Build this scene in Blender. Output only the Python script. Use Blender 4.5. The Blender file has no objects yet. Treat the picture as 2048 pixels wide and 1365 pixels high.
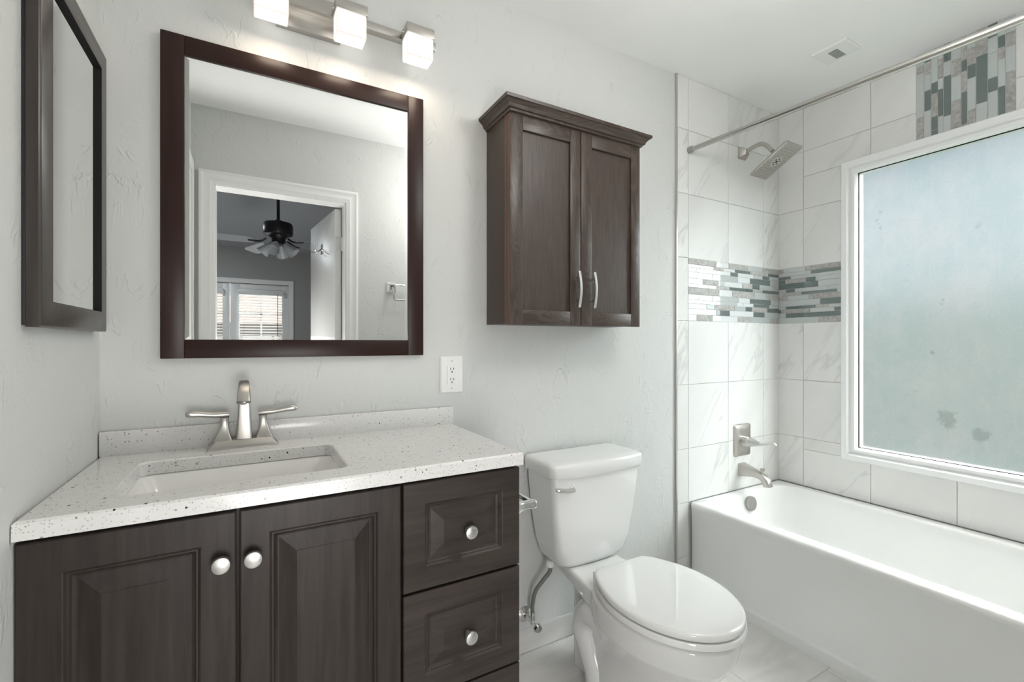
import bpy, bmesh, math, random
from mathutils import Vector, Matrix

# ------------------------------------------------------------------ camera, world, light, exposure
scene = bpy.context.scene
COL = scene.collection
R = math.radians
FPX, YAW = 918.0, math.atan(520 / 918.0)
cam = bpy.data.cameras.new('camera')
cam.sensor_width = 36.0
cam.lens = 36.0 * FPX / 2048.0
cam.shift_y = 2.5 / 2048.0
cam.clip_start = 0.02
camo = bpy.data.objects.new('camera', cam)
camo.location = (0.33, -1.5, 1.18)
camo.rotation_euler = (R(90), 0, -YAW)
COL.objects.link(camo)
scene.camera = camo

scene.view_settings.view_transform = 'Standard'
scene.view_settings.look = 'None'
scene.view_settings.gamma = 1.0
scene.view_settings.use_curve_mapping = False
scene.view_settings.exposure = 0.54

world = bpy.data.worlds.new('sky')
scene.world = world
world.use_nodes = True
wn = world.node_tree
wn.nodes.clear()


def wnode(t, **kw):
    n = wn.nodes.new(t)
    for k, v in kw.items():
        setattr(n, k, v)
    return n


SKY_LOW, SKY_HIGH = 0.455, 17.5
tc = wnode('ShaderNodeTexCoord')
sep = wnode('ShaderNodeSeparateXYZ')
def wmath(op, a_, b_=0.0, clamp=False):
    n = wnode('ShaderNodeMath', operation=op)
    n.use_clamp = clamp
    for i, v in ((0, a_), (1, b_)):
        if isinstance(v, bpy.types.NodeSocket):
            wn.links.new(v, n.inputs[i])
        else:
            n.inputs[i].default_value = v
    return n.outputs[0]


def wstep(v, lo, hi):
    n = wnode('ShaderNodeMapRange', interpolation_type='SMOOTHSTEP')
    wn.links.new(v, n.inputs['Value'])
    n.inputs['From Min'].default_value = lo
    n.inputs['From Max'].default_value = hi
    return n.outputs['Result']


# a pale sky with an added bright cloud bank high and south, out of view, to light the room
ramp = wnode('ShaderNodeValToRGB')
ramp.color_ramp.elements[0].position = 0.0
ramp.color_ramp.elements[0].color = (0.80, 0.92, 0.97, 1)
ramp.color_ramp.elements[1].position = 0.6
ramp.color_ramp.elements[1].color = (0.72, 0.87, 1.0, 1)
bg = wnode('ShaderNodeBackground')
wout = wnode('ShaderNodeOutputWorld')
wn.links.new(tc.outputs['Generated'], sep.inputs[0])
south = wmath('MULTIPLY', wstep(wmath('MULTIPLY', sep.outputs['Y'], -1.0), 0.04, 0.30), wstep(sep.outputs['Z'], -0.02, 0.06))
cloud = wmath('MULTIPLY', wmath('MAXIMUM', wstep(sep.outputs['Z'], 0.42, 0.60), wmath('MULTIPLY', south, 0.55)), wstep(sep.outputs['X'], 0.0, 0.45))
strength = wmath('ADD', wmath('MULTIPLY', cloud, SKY_HIGH), wmath('ADD', wmath('MULTIPLY', wstep(sep.outputs['Z'], 0.3, 0.9), 1.2), SKY_LOW))
wn.links.new(sep.outputs['Z'], ramp.inputs['Fac'])
cmix = wnode('ShaderNodeMix', data_type='RGBA')
cmix.inputs[7].default_value = (1.0, 0.965, 0.93, 1)
wn.links.new(ramp.outputs['Color'], cmix.inputs[6])
wn.links.new(cmix.outputs[2], bg.inputs['Color'])
wn.links.new(strength, bg.inputs['Strength'])
wn.links.new(cloud, cmix.inputs[0])
wn.links.new(bg.outputs[0], wout.inputs[0])


def area_lamp(name, loc, rot, sx, sy, power, color=(1, 1, 1)):
    l = bpy.data.lights.new(name, 'AREA')
    l.shape = 'RECTANGLE'
    l.size, l.size_y = sx, sy
    l.energy, l.color = power, color
    o = bpy.data.objects.new(name, l)
    o.location, o.rotation_euler = loc, rot
    COL.objects.link(o)
    return o


# point light without a fixture, added as unseen fill
def point_fill(name, loc, radius, power, color=(1, 1, 1)):
    l = bpy.data.lights.new(name, 'POINT')
    l.shadow_soft_size = radius
    l.energy, l.color = power, color
    o = bpy.data.objects.new(name, l)
    o.location = loc
    COL.objects.link(o)


point_fill('bath_fill', (1.45, -1.05, 2.10), 0.14, 9.5, (1.0, 0.99, 0.965))  # added fill over the free floor between door and tub
# added fills in the bedroom: a low one beyond the doorway, one under the ceiling
point_fill('doorway_fill', (0.50, -2.05, 0.66), 0.36, 39.0, (1.0, 0.99, 0.97))
area_lamp('bedroom_fill', (-0.6, -4.6, 2.6), (0, 0, 0), 0.6, 0.6, 14.0, (0.86, 0.93, 1.0))

# ------------------------------------------------------------------ node helpers
MATS = {}


class NB:
    def __init__(s, name):
        s.m = bpy.data.materials.new(name)
        s.m.use_nodes = True
        s.t = s.m.node_tree
        s.t.nodes.clear()
        s.out = s.t.nodes.new('ShaderNodeOutputMaterial')

    def n(s, t, ins=None, **kw):
        nd = s.t.nodes.new(t)
        for k, v in kw.items():
            setattr(nd, k, v)
        for k, v in (ins or {}).items():
            s.set(nd, k, v)
        return nd

    def set(s, nd, k, v):
        if isinstance(v, bpy.types.NodeSocket):
            s.t.links.new(v, nd.inputs[k])
        else:
            if isinstance(v, tuple) and len(v) == 3 and nd.inputs[k].type == 'RGBA':
                v = v + (1,)
            nd.inputs[k].default_value = v

    def math(s, op, a, b=0.0, c=0.0, clamp=False):
        nd = s.n('ShaderNodeMath', {0: a, 1: b, 2: c}, operation=op)
        nd.use_clamp = clamp
        return nd.outputs[0]

    def mix(s, f, a, b):
        nd = s.n('ShaderNodeMix', data_type='RGBA')
        s.set(nd, 0, f)
        s.set(nd, 6, a)
        s.set(nd, 7, b)
        return nd.outputs[2]

    def ramp(s, f, *stops):
        nd = s.n('ShaderNodeValToRGB', {'Fac': f})
        e = nd.color_ramp.elements
        while len(e) < len(stops):
            e.new(0.5)
        for i, (p, c) in enumerate(stops):
            e[i].position = p
            e[i].color = c + (1,) if isinstance(c, tuple) else (c, c, c, 1)
        return nd.outputs[0]

    def obj(s, scale=(1, 1, 1), rot=(0, 0, 0), loc=(0, 0, 0)):
        t = s.n('ShaderNodeTexCoord')
        mp = s.n('ShaderNodeMapping', {'Vector': t.outputs['Object'], 'Scale': scale, 'Rotation': rot, 'Location': loc})
        return mp.outputs[0]

    def noise(s, vec, scale, detail=3.0, rough=0.5, dist=0.0):
        nd = s.n('ShaderNodeTexNoise', {'Vector': vec, 'Scale': scale, 'Detail': detail, 'Roughness': rough, 'Distortion': dist})
        return nd.outputs[0]

    def bump(s, h, strength, dist):
        return s.n('ShaderNodeBump', {'Height': h, 'Strength': strength, 'Distance': dist}).outputs[0]

    def pbr(s, color, rough, metal=0.0, normal=None, spec=0.5, coat=0.0, extra=None):
        ins = {'Base Color': color, 'Roughness': rough, 'Metallic': metal, 'Specular IOR Level': spec, 'Coat Weight': coat}
        if normal is not None:
            ins['Normal'] = normal
        ins.update(extra or {})
        return s.n('ShaderNodeBsdfPrincipled', ins).outputs[0]

    def done(s, sh, key):
        s.t.links.new(sh, s.out.inputs['Surface'])
        MATS[key] = s.m
        return s.m


def plain(key, color, rough, metal=0.0, spec=0.5, coat=0.0, var=0.03, vscale=30.0):
    b = NB(key)
    n = b.noise(b.obj(), vscale)
    c = b.mix(n, tuple(max(0, x * (1 - var)) for x in color), tuple(min(1, x * (1 + var)) for x in color))
    return b.done(b.pbr(c, rough, metal, spec=spec, coat=coat), key)


def wall_paint(key, color, strength=0.6):
    b = NB(key)
    v = b.obj(scale=(1, 1, 0.5))
    n1 = b.noise(v, 15.0, 3.0, 0.55, 0.9)
    ridge = b.math('SUBTRACT', 1.0, b.math('MULTIPLY', b.math('ABSOLUTE', b.math('SUBTRACT', n1, 0.5)), 30.0), clamp=True)
    n2 = b.noise(b.obj(loc=(3, 1, 7)), 11.0, 3.0)
    mask = b.ramp(n2, (0.50, 0.0), (0.66, 1.0))
    n3 = b.noise(b.obj(loc=(9, 4, 2), scale=(1, 1, 0.7)), 22.0, 3.0, 0.6, 0.5)
    fine = b.ramp(n3, (0.45, 0.0), (0.62, 1.0))
    h = b.math('ADD', b.math('MULTIPLY', ridge, mask), b.math('MULTIPLY', fine, 0.22))
    n4 = b.noise(b.obj(), 2.5)
    c = b.mix(n4, tuple(x * 0.985 for x in color), tuple(x * 1.01 for x in color))
    return b.done(b.pbr(c, 0.62, normal=b.bump(h, strength, 0.0018), spec=0.3), key)


wall_paint('wall_paint', (0.63, 0.637, 0.622), 0.85)
wall_paint('ceiling_paint', (0.90, 0.90, 0.89), 0.10)
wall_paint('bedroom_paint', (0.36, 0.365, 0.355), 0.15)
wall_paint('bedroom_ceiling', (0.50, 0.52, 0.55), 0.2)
plain('white_trim', (0.84, 0.84, 0.83), 0.35, var=0.01)
plain('window_white', (0.86, 0.87, 0.87), 0.28, var=0.01)
plain('porcelain', (0.84, 0.84, 0.825), 0.07, coat=0.3, var=0.005)
plain('acrylic', (0.84, 0.845, 0.835), 0.16, coat=0.2, var=0.005)
plain('basin_white', (0.86, 0.845, 0.825), 0.12, var=0.005)
plain('grout', (0.60, 0.60, 0.585), 0.8)
plain('plastic_white', (0.83, 0.83, 0.82), 0.3, var=0.01)
plain('slot_black', (0.015, 0.015, 0.015), 0.6)
plain('seal_black', (0.010, 0.010, 0.010), 0.6, spec=0.15)
plain('vent_grey', (0.30, 0.31, 0.30), 0.5)
plain('fan_black', (0.010, 0.010, 0.011), 0.35)
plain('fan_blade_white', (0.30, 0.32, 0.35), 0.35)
plain('hose_grey', (0.22, 0.22, 0.20), 0.45, metal=0.4)
plain('stucco', (0.30, 0.275, 0.255), 0.9, var=0.1)
plain('garden_stucco', (0.25, 0.27, 0.255), 0.9, var=0.1)
plain('roof_tile', (0.20, 0.15, 0.13), 0.9, var=0.2)
plain('bedroom_floor', (0.30, 0.27, 0.24), 0.7)


def nickel(key, color, rough):
    b = NB(key)
    n = b.noise(b.obj(scale=(20, 20, 20)), 60.0, 2.0)
    r = b.math('ADD', b.math('MULTIPLY', n, 0.05), rough - 0.025)
    return b.done(b.pbr(color, r, 1.0), key)


nickel('brushed_nickel', (0.50, 0.48, 0.45), 0.34)
nickel('satin_steel', (0.60, 0.595, 0.575), 0.32)
nickel('chrome', (0.72, 0.72, 0.71), 0.12)
nickel('rod_metal', (0.50, 0.49, 0.46), 0.26)
nickel('dull_nickel', (0.42, 0.415, 0.40), 0.38)


def wood(key, dark, light, scale, axis, rough, band=0.0, spec=0.5, bump=0.15):
    b = NB(key)
    st = {'z': (1, 1, 0.07), 'x': (0.07, 1, 1), 'y': (1, 0.07, 1)}[axis]
    v = b.obj(scale=st)
    n = b.noise(v, scale, 4.0, 0.6, 0.4)
    f = b.ramp(n, (0.33, 0.0), (0.70, 1.0))
    if band:
        v2 = b.obj(scale={'z': (1, 1, 0.16), 'x': (0.16, 1, 1), 'y': (1, 0.16, 1)}[axis])
        n2 = b.noise(v2, 10.0, 2.0, 0.5, 0.5)
        rings = b.math('ABSOLUTE', b.math('SINE', b.math('MULTIPLY', n2, 75.0)))
        f = b.math('ADD', b.math('MULTIPLY', f, 1 - band), b.math('MULTIPLY', b.math('POWER', rings, 3.0), band))
    n5 = b.noise(b.obj(loc=(5, 2, 1)), 4.0, 2.0)
    c = b.mix(f, dark, light)
    c = b.mix(b.math('MULTIPLY', n5, 0.35), c, tuple(x * 0.55 for x in dark))
    return b.done(b.pbr(c, rough, normal=b.bump(f, bump, 0.0006), spec=spec), key)


wood('espresso', (0.023, 0.0165, 0.0140), (0.046, 0.0350, 0.0300), 60, 'z', 0.40, spec=0.28)
wood('espresso_rail_lit', (0.031, 0.0235, 0.0200), (0.060, 0.0470, 0.0405), 60, 'x', 0.40, spec=0.28)  # drawer grain; window sheen put into the lighter base colour
wood('oak_dark', (0.036, 0.023, 0.017), (0.098, 0.070, 0.056), 90, 'z', 0.38, band=0.55, bump=0.3)
wood('oak_dark_rail', (0.036, 0.023, 0.017), (0.098, 0.070, 0.056), 90, 'x', 0.38, band=0.55, bump=0.3)
wood('oak_panel', (0.044, 0.029, 0.023), (0.080, 0.056, 0.045), 120, 'z', 0.40, bump=0.25)
wood('oak_side', (0.050, 0.031, 0.022), (0.062, 0.040, 0.030), 60, 'z', 0.42)
wood('oak_edge', (0.115, 0.056, 0.032), (0.155, 0.080, 0.046), 60, 'z', 0.45)
wood('mirror_wood', (0.020, 0.0075, 0.0055), (0.034, 0.0135, 0.0100), 40, 'z', 0.36, spec=0.3)
wood('mirror_wood_rail', (0.020, 0.0075, 0.0055), (0.034, 0.0135, 0.0100), 40, 'x', 0.36, spec=0.3)
wood('cabinet_wood', (0.040, 0.031, 0.027), (0.062, 0.050, 0.044), 60, 'z', 0.30)

b = NB('mirror')
g = b.n('ShaderNodeBsdfGlossy', {'Color': (0.93, 0.94, 0.93), 'Roughness': 0.0})
b.done(g.outputs[0], 'mirror')

# speckled solid-surface vanity top
b = NB('speckled_quartz')
vec = b.obj()


def dots(scale, cut, rmin, rmax):
    vo = b.n('ShaderNodeTexVoronoi', {'Vector': vec, 'Scale': scale}, feature='F1')
    s3 = b.n('ShaderNodeSeparateColor', {'Color': vo.outputs['Color']})
    keep = b.math('LESS_THAN', s3.outputs[0], cut)
    rad = b.math('ADD', b.math('MULTIPLY', s3.outputs[1], rmax - rmin), rmin)
    return b.math('MULTIPLY', b.math('LESS_THAN', vo.outputs['Distance'], rad), keep)


base = b.mix(b.noise(vec, 160.0, 2.0), (0.69, 0.68, 0.66), (0.76, 0.755, 0.74))
c = b.mix(b.math('MULTIPLY', dots(210.0, 0.55, 0.12, 0.40), 0.50), base, (0.36, 0.33, 0.30))
c = b.mix(b.math('MULTIPLY', dots(120.0, 0.26, 0.10, 0.30), 0.75), c, (0.16, 0.15, 0.14))
c = b.mix(dots(70.0, 0.16, 0.07, 0.22), c, (0.025, 0.025, 0.025))
b.done(b.pbr(c, 0.17, coat=0.15), 'speckled_quartz')

# marble-look wall tile, one random offset per tile
b = NB('marble_tile')
t = b.n('ShaderNodeTexCoord')
sx = b.n('ShaderNodeSeparateXYZ', {'Vector': t.outputs['Object']})
at = b.n('ShaderNodeAttribute', attribute_name='tile_rnd')
u = b.math('SUBTRACT', sx.outputs[0], sx.outputs[1])
across = b.math('SUBTRACT', b.math('MULTIPLY', u, 0.86), b.math('MULTIPLY', sx.outputs[2], 0.51))
along = b.math('ADD', b.math('MULTIPLY', u, 0.51), b.math('MULTIPLY', sx.outputs[2], 0.86))
cv = b.n('ShaderNodeCombineXYZ', {0: across, 1: b.math('MULTIPLY', along, 0.16), 2: b.math('MULTIPLY', at.outputs['Fac'], 40.0)}).outputs[0]
n1 = b.noise(cv, 6.0, 5.0, 0.6, 0.35)
vein = b.math('SUBTRACT', 1.0, b.math('MULTIPLY', b.math('ABSOLUTE', b.math('SUBTRACT', n1, 0.52)), 30.0), clamp=True)
n2 = b.noise(cv, 2.6, 2.0)
vm = b.math('MULTIPLY', b.math('POWER', vein, 1.5), b.ramp(n2, (0.45, 0.0), (0.62, 1.0)))
cloud = b.ramp(b.noise(cv, 3.5, 3.0), (0.35, 0.0), (0.75, 1.0))
c = b.mix(cloud, (0.78, 0.78, 0.765), (0.70, 0.70, 0.685))
c = b.mix(b.math('MULTIPLY', vm, 0.55), c, (0.47, 0.465, 0.45))
b.done(b.pbr(c, 0.50, spec=0.28), 'marble_tile')

# floor and baseboard tile
b = NB('floor_tile')
at = b.n('ShaderNodeAttribute', attribute_name='tile_rnd')
t = b.n('ShaderNodeTexCoord')
sx = b.n('ShaderNodeSeparateXYZ', {'Vector': t.outputs['Object']})
cv = b.n('ShaderNodeCombineXYZ', {0: b.math('MULTIPLY', sx.outputs[0], 0.3), 1: sx.outputs[1], 2: b.math('ADD', sx.outputs[2], b.math('MULTIPLY', at.outputs['Fac'], 30.0))}).outputs[0]
f = b.ramp(b.noise(cv, 9.0, 5.0, 0.6, 0.8), (0.30, 0.0), (0.72, 1.0))
c = b.mix(f, (0.60, 0.59, 0.57), (0.76, 0.75, 0.73))
b.done(b.pbr(c, 0.38), 'floor_tile')

# mosaic materials
plain('glass_white', (0.74, 0.77, 0.78), 0.06, var=0.03, coat=1.0)
plain('glass_grey', (0.50, 0.535, 0.53), 0.08, var=0.04, coat=1.0)
plain('glass_teal', (0.13, 0.165, 0.16), 0.07, var=0.06, coat=1.0)
b = NB('stone_mosaic')
c = b.ramp(b.noise(b.obj(), 70.0, 4.0, 0.65), (0.30, (0.27, 0.26, 0.245)), (0.55, (0.42, 0.41, 0.395)), (0.75, (0.56, 0.55, 0.53)))
b.done(b.pbr(c, 0.5), 'stone_mosaic')

# obscure glass of the bathroom window: rough inner face, dirt and drips
XW_PANE = 2.904
b = NB('frosted_glass')
v = b.obj()
grain = b.noise(v, 260.0, 3.0, 0.7)
speck = b.ramp(b.noise(v, 150.0, 4.0, 0.75), (0.30, 0.0), (0.70, 1.0))
blot = b.ramp(b.noise(b.obj(scale=(1, 1, 0.7)), 6.0, 6.0, 0.7), (0.38, 0.0), (0.66, 1.0))
streak = b.ramp(b.noise(b.obj(scale=(1, 22, 1.2)), 4.0, 3.0), (0.56, 0.0), (0.74, 1.0))
spots = b.ramp(b.noise(b.obj(loc=(2, 3.3, 1.2)), 9.0, 5.0, 0.7), (0.665, 0.0), (0.72, 1.0))
col = b.mix(blot, (0.84, 0.90, 0.89), (0.975, 0.955, 0.945))
col = b.mix(b.math('MULTIPLY', streak, 0.22), col, (1, 1, 1))
col = b.mix(b.math('MULTIPLY', b.math('SUBTRACT', 1.0, speck), 0.22), col, (0.60, 0.66, 0.66))
col = b.mix(b.math('MULTIPLY', spots, 0.40), col, (0.50, 0.53, 0.47))
for (sy, sz, sr) in ((-0.7107, 0.860, 0.034), (-0.720, 0.825, 0.022), (-0.817, 0.804, 0.028), (-0.6645, 1.134, 0.010)):
    q = b.n('ShaderNodeVectorMath', {0: v, 1: (0, 0, 0)}, operation='SUBTRACT')
    q.inputs[1].default_value = (XW_PANE, sy, sz)
    dl_ = b.n('ShaderNodeVectorMath', {0: q.outputs[0]}, operation='LENGTH').outputs['Value']
    edge = b.math('ADD', b.math('MULTIPLY', dl_, 1.0 / sr), b.math('MULTIPLY', b.math('SUBTRACT', b.noise(v, 45.0, 4.0, 0.7), 0.5), 2.6))
    mk = b.math('SUBTRACT', 1.0, b.n('ShaderNodeMapRange', {'Value': edge, 'From Min': 0.55, 'From Max': 1.1}).outputs[0], clamp=True)
    col = b.mix(b.math('MULTIPLY', mk, 0.45), col, (0.42, 0.46, 0.42))
nrm = b.bump(grain, 0.5, 0.0006)
fr = b.n('ShaderNodeBsdfRefraction', {'Color': col, 'Roughness': 0.50, 'IOR': 1.40, 'Normal': nrm}, distribution='BECKMANN').outputs[0]
tr = b.n('ShaderNodeBsdfTranslucent', {'Color': col}).outputs[0]
gl = b.n('ShaderNodeBsdfGlossy', {'Color': (1, 1, 1), 'Roughness': 0.35}).outputs[0]
m1 = b.n('ShaderNodeMixShader', {0: 0.05, 1: fr, 2: tr}).outputs[0]
m2 = b.n('ShaderNodeMixShader', {0: 0.04, 1: m1, 2: gl}).outputs[0]
b.done(m2, 'frosted_glass')
b = NB('clear_glass')
tr = b.n('ShaderNodeBsdfTransparent', {'Color': (0.96, 0.98, 0.98)}).outputs[0]
gl = b.n('ShaderNodeBsdfGlossy', {'Roughness': 0.02}).outputs[0]
b.done(b.n('ShaderNodeMixShader', {0: 0.05, 1: tr, 2: gl}).outputs[0], 'clear_glass')

# lit glass blocks of the vanity light
b = NB('lit_glass')
em = b.n('ShaderNodeEmission', {'Color': b.mix(b.noise(b.obj(), 18.0), (1.0, 0.93, 0.85), (1.0, 0.97, 0.93)), 'Strength': 1.25}).outputs[0]
gl = b.n('ShaderNodeBsdfGlossy', {'Roughness': 0.05}).outputs[0]
b.done(b.n('ShaderNodeMixShader', {0: 0.06, 1: em, 2: gl}).outputs[0], 'lit_glass')
b = NB('lit_edge')
em = b.n('ShaderNodeEmission', {'Color': (1.0, 0.87, 0.74, 1), 'Strength': 0.72}).outputs[0]
b.done(b.n('ShaderNodeMixShader', {0: 0.10, 1: em, 2: b.n('ShaderNodeBsdfGlossy', {'Roughness': 0.05}).outputs[0]}).outputs[0], 'lit_edge')
b = NB('clear_block')
gb = b.n('ShaderNodeBsdfGlass', {'Color': (1, 0.99, 0.97), 'Roughness': 0.06, 'IOR': 1.35}).outputs[0]
tb = b.n('ShaderNodeBsdfTransparent', {'Color': (1, 0.98, 0.95)}).outputs[0]
b.done(b.n('ShaderNodeMixShader', {0: 0.6, 1: gb, 2: tb}).outputs[0], 'clear_block')
b = NB('shade_glass')
tl = b.n('ShaderNodeBsdfTranslucent', {'Color': (0.8, 0.82, 0.84)}).outputs[0]
df = b.n('ShaderNodeBsdfPrincipled', {'Base Color': (0.62, 0.65, 0.67, 1), 'Roughness': 0.3}).outputs[0]
b.done(b.n('ShaderNodeMixShader', {0: 0.5, 1: tl, 2: df}).outputs[0], 'shade_glass')
b = NB('lawn')
c = b.mix(b.noise(b.obj(), 6.0, 5.0, 0.7), (0.075, 0.105, 0.065), (0.115, 0.140, 0.10))
b.done(b.pbr(c, 0.9), 'lawn')

# ------------------------------------------------------------------ mesh helpers
LOC = {}


def obj(name, bm, mats, parent=None, angle=32, smooth=True, recalc=True):
    if recalc:
        bmesh.ops.recalc_face_normals(bm, faces=bm.faces[:])
    base = LOC[parent.name] if parent is not None else Vector((0, 0, 0))
    if parent is not None:
        bmesh.ops.translate(bm, verts=bm.verts[:], vec=-base)
    me = bpy.data.meshes.new(name)
    bm.to_mesh(me)
    bm.free()
    if isinstance(mats, str):
        mats = [mats]
    for m in mats:
        me.materials.append(MATS[m])
    if smooth:
        me.shade_smooth()
        me.set_sharp_from_angle(angle=R(angle))
    o = bpy.data.objects.new(name, me)
    COL.objects.link(o)
    if parent is not None:
        o.parent = parent
    LOC[o.name] = base
    return o


def thing(name, label, cat, loc, group=None):
    o = bpy.data.objects.new(name, None)
    o.empty_display_size = 0.05
    o.location = loc
    o['label'] = label
    o['category'] = cat
    if group:
        o['group'] = group
    COL.objects.link(o)
    LOC[o.name] = Vector(loc)
    return o


def struct(o, label=None):
    o['kind'] = 'structure'
    if label:
        o['label'] = label
    return o


def join(bm, tmp, mat=None):
    if mat is not None:
        for f in tmp.faces:
            f.material_index = mat
    me = bpy.data.meshes.new('t')
    tmp.to_mesh(me)
    tmp.free()
    bm.from_mesh(me)
    bpy.data.meshes.remove(me)


def box(bm, x0, x1, y0, y1, z0, z1, bev=0.0, seg=2, mat=0):
    t = bmesh.new()
    bmesh.ops.create_cube(t, size=1.0)
    for v in t.verts:
        v.co = Vector(((x0 + x1) / 2 + v.co.x * (x1 - x0), (y0 + y1) / 2 + v.co.y * (y1 - y0), (z0 + z1) / 2 + v.co.z * (z1 - z0)))
    if bev > 0:
        bmesh.ops.bevel(t, geom=t.edges[:], offset=bev, segments=seg, affect='EDGES', profile=0.5)
    join(bm, t, mat)


def loft(bm, rings, cap0=True, cap1=True, closed=True, mat=0):
    vs = [[bm.verts.new(p) for p in r] for r in rings]
    n = len(rings[0])
    for a, c in zip(vs, vs[1:]):
        for i in range(n if closed else n - 1):
            j = (i + 1) % n
            f = bm.faces.new((a[i], a[j], c[j], c[i]))
            f.material_index = mat
    if cap0:
        bm.faces.new(vs[0]).material_index = mat
    if cap1:
        bm.faces.new(vs[-1]).material_index = mat
    return vs


def frame_of(d):
    d = Vector(d).normalized()
    up = Vector((0, 0, 1)) if abs(d.z) < 0.9 else Vector((0, 1, 0))
    a = d.cross(up).normalized()
    return a, a.cross(d).normalized()


def smooth_path(pts, n=6):
    P = [Vector(p) for p in pts]
    out = []
    for i in range(len(P) - 1):
        p0, p1, p2, p3 = P[max(0, i - 1)], P[i], P[i + 1], P[min(len(P) - 1, i + 2)]
        for k in range(n):
            s = k / n
            out.append(0.5 * ((2 * p1) + (p2 - p0) * s + (2 * p0 - 5 * p1 + 4 * p2 - p3) * s * s + (3 * p1 - p0 - 3 * p2 + p3) * s ** 3))
    out.append(P[-1])
    return out


def tube(bm, pts, r, n=14, flat=1.0, mat=0, caps=True):
    P = [Vector(p) for p in pts]
    rr = list(r) if isinstance(r, (list, tuple)) else [r] * len(P)
    if len(rr) != len(P):
        q = []
        for i in range(len(P)):
            s = i / (len(P) - 1) * (len(rr) - 1)
            k = min(int(s), len(rr) - 2)
            q.append(rr[k] + (rr[k + 1] - rr[k]) * (s - k))
        rr = q
    a, c = frame_of(P[1] - P[0])
    rings = []
    for i, p in enumerate(P):
        d = (P[min(i + 1, len(P) - 1)] - P[max(i - 1, 0)]).normalized()
        a = (a - d * a.dot(d)).normalized()
        c = a.cross(d).normalized()
        rings.append([p + a * math.cos(2 * math.pi * k / n) * rr[i] + c * math.sin(2 * math.pi * k / n) * rr[i] * flat for k in range(n)])
    loft(bm, rings, caps, caps, mat=mat)


def lathe(bm, base, axis, prof, n=28, mat=0, caps=True):
    a, c = frame_of(axis)
    d = Vector(axis).normalized()
    base = Vector(base)
    rings = [[base + d * h + a * math.cos(2 * math.pi * k / n) * r + c * math.sin(2 * math.pi * k / n) * r for k in range(n)] for r, h in prof]
    loft(bm, rings, caps, caps, mat=mat)


def rrect(cx, cy, hx, hy, r, n=5):
    r = min(r, hx * 0.999, hy * 0.999)
    out = []
    for sx, sy, a0 in ((1, 1, 0), (-1, 1, 90), (-1, -1, 180), (1, -1, 270)):
        for k in range(n + 1):
            a = R(a0 + 90 * k / n)
            out.append((cx + sx * (hx - r) + r * math.cos(a), cy + sy * (hy - r) + r * math.sin(a)))
    return out


def egg(cx, yb, yf, w, n=48, pw=2.3):
    yc = yb + (yf - yb) * 0.47
    out = []
    for k in range(n):
        a = 2 * math.pi * k / n
        s, c = math.sin(a), math.cos(a)
        e = 2.0 / (pw if c > 0 else 2.0)
        x = math.copysign(abs(s) ** e, s) * w
        y = yc + (math.copysign(abs(c) ** e, c)) * ((yb - yc) if c > 0 else (yc - yf))
        out.append((cx + x, y))
    return out


# rectangular nested profile: rings of (inset, depth) on a plane given by a mapping function
def rect_rings(bm, u0, u1, v0, v1, prof, put, cap0=False, cap1=True, mat=0):
    rings = []
    for ins, dep in prof:
        rings.append([put(u, v, dep) for u, v in ((u0 + ins, v0 + ins), (u1 - ins, v0 + ins), (u1 - ins, v1 - ins), (u0 + ins, v1 - ins))])
    return loft(bm, rings, cap0, cap1, mat=mat)


FRONT = lambda y: (lambda u, v, d: Vector((u, y - d, v)))      # faces -y
LEFTW = lambda x: (lambda u, v, d: Vector((x + d, u, v)))      # faces +x
RIGHTW = lambda x: (lambda u, v, d: Vector((x - d, u, v)))     # faces -x
UPW = lambda z: (lambda u, v, d: Vector((u, v, z + d)))        # faces +z


def slab(name, x0, x1, y0, y1, z0, z1, mat, parent=None, bev=0.0):
    bm = bmesh.new()
    box(bm, x0, x1, y0, y1, z0, z1, bev)
    return obj(name, bm, mat, parent)


rng = random.Random(7)


def tile_field(name, parent, put, tiles, mat, t=0.008, gap=0.0016):
    """tiles: list of (u0,u1,v0,v1); raised quads over a grout sheet"""
    bm = bmesh.new()
    lay = bm.faces.layers.float.new('tile_rnd')
    for (u0, u1, v0, v1) in tiles:
        k = rng.random()
        n0 = len(bm.faces)
        g = gap / 2
        rect_rings(bm, u0 + g, u1 - g, v0 + g, v1 - g, [(0, 0.0), (0, t - 0.0008), (0.0008, t)], put, False, True)
        bm.faces.ensure_lookup_table()
        for f in bm.faces[n0:]:
            f[lay] = k
        n0 = len(bm.faces)
        rect_rings(bm, u0 - 0.0005, u1 + 0.0005, v0 - 0.0005, v1 + 0.0005, [(0, 0.0), (0, t - 0.0012)], put, False, True, mat=1)
    return obj(name, bm, [mat, 'grout'], parent, recalc=True)


# ------------------------------------------------------------------ setting
ZC = 2.443                    # ceiling
XW = 2.89                     # window wall
YD = -1.467                   # door wall
DX0, DX1, DZ = 0.155, 0.828, 2.03   # door opening
floor_tiles = []
rowsy = [0.295, -0.01, -0.315, -0.62, -0.925, -1.23, -1.535]
for i in range(6):
    yb, ya = rowsy[i + 1], rowsy[i]
    off = (1.82 - 0.61 * 3) + (0 if i % 2 == 0 else 0.305)
    for k in range(-1, 5):
        x0, x1 = off + k * 0.61, off + (k + 1) * 0.61
        x0, x1 = max(x0, 0.0), min(x1, 2.18)
        y1c, y0c = min(ya, 0.0), max(yb, YD)
        if x1 - x0 > 0.02 and y1c - y0c > 0.02:
            floor_tiles.append((x0, x1, y0c, y1c))
bm = bmesh.new()
lay = bm.faces.layers.float.new('tile_rnd')
box(bm, -0.1, XW + 0.14, YD - 0.11, 0.1, -0.12, -0.0015, mat=1)
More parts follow.
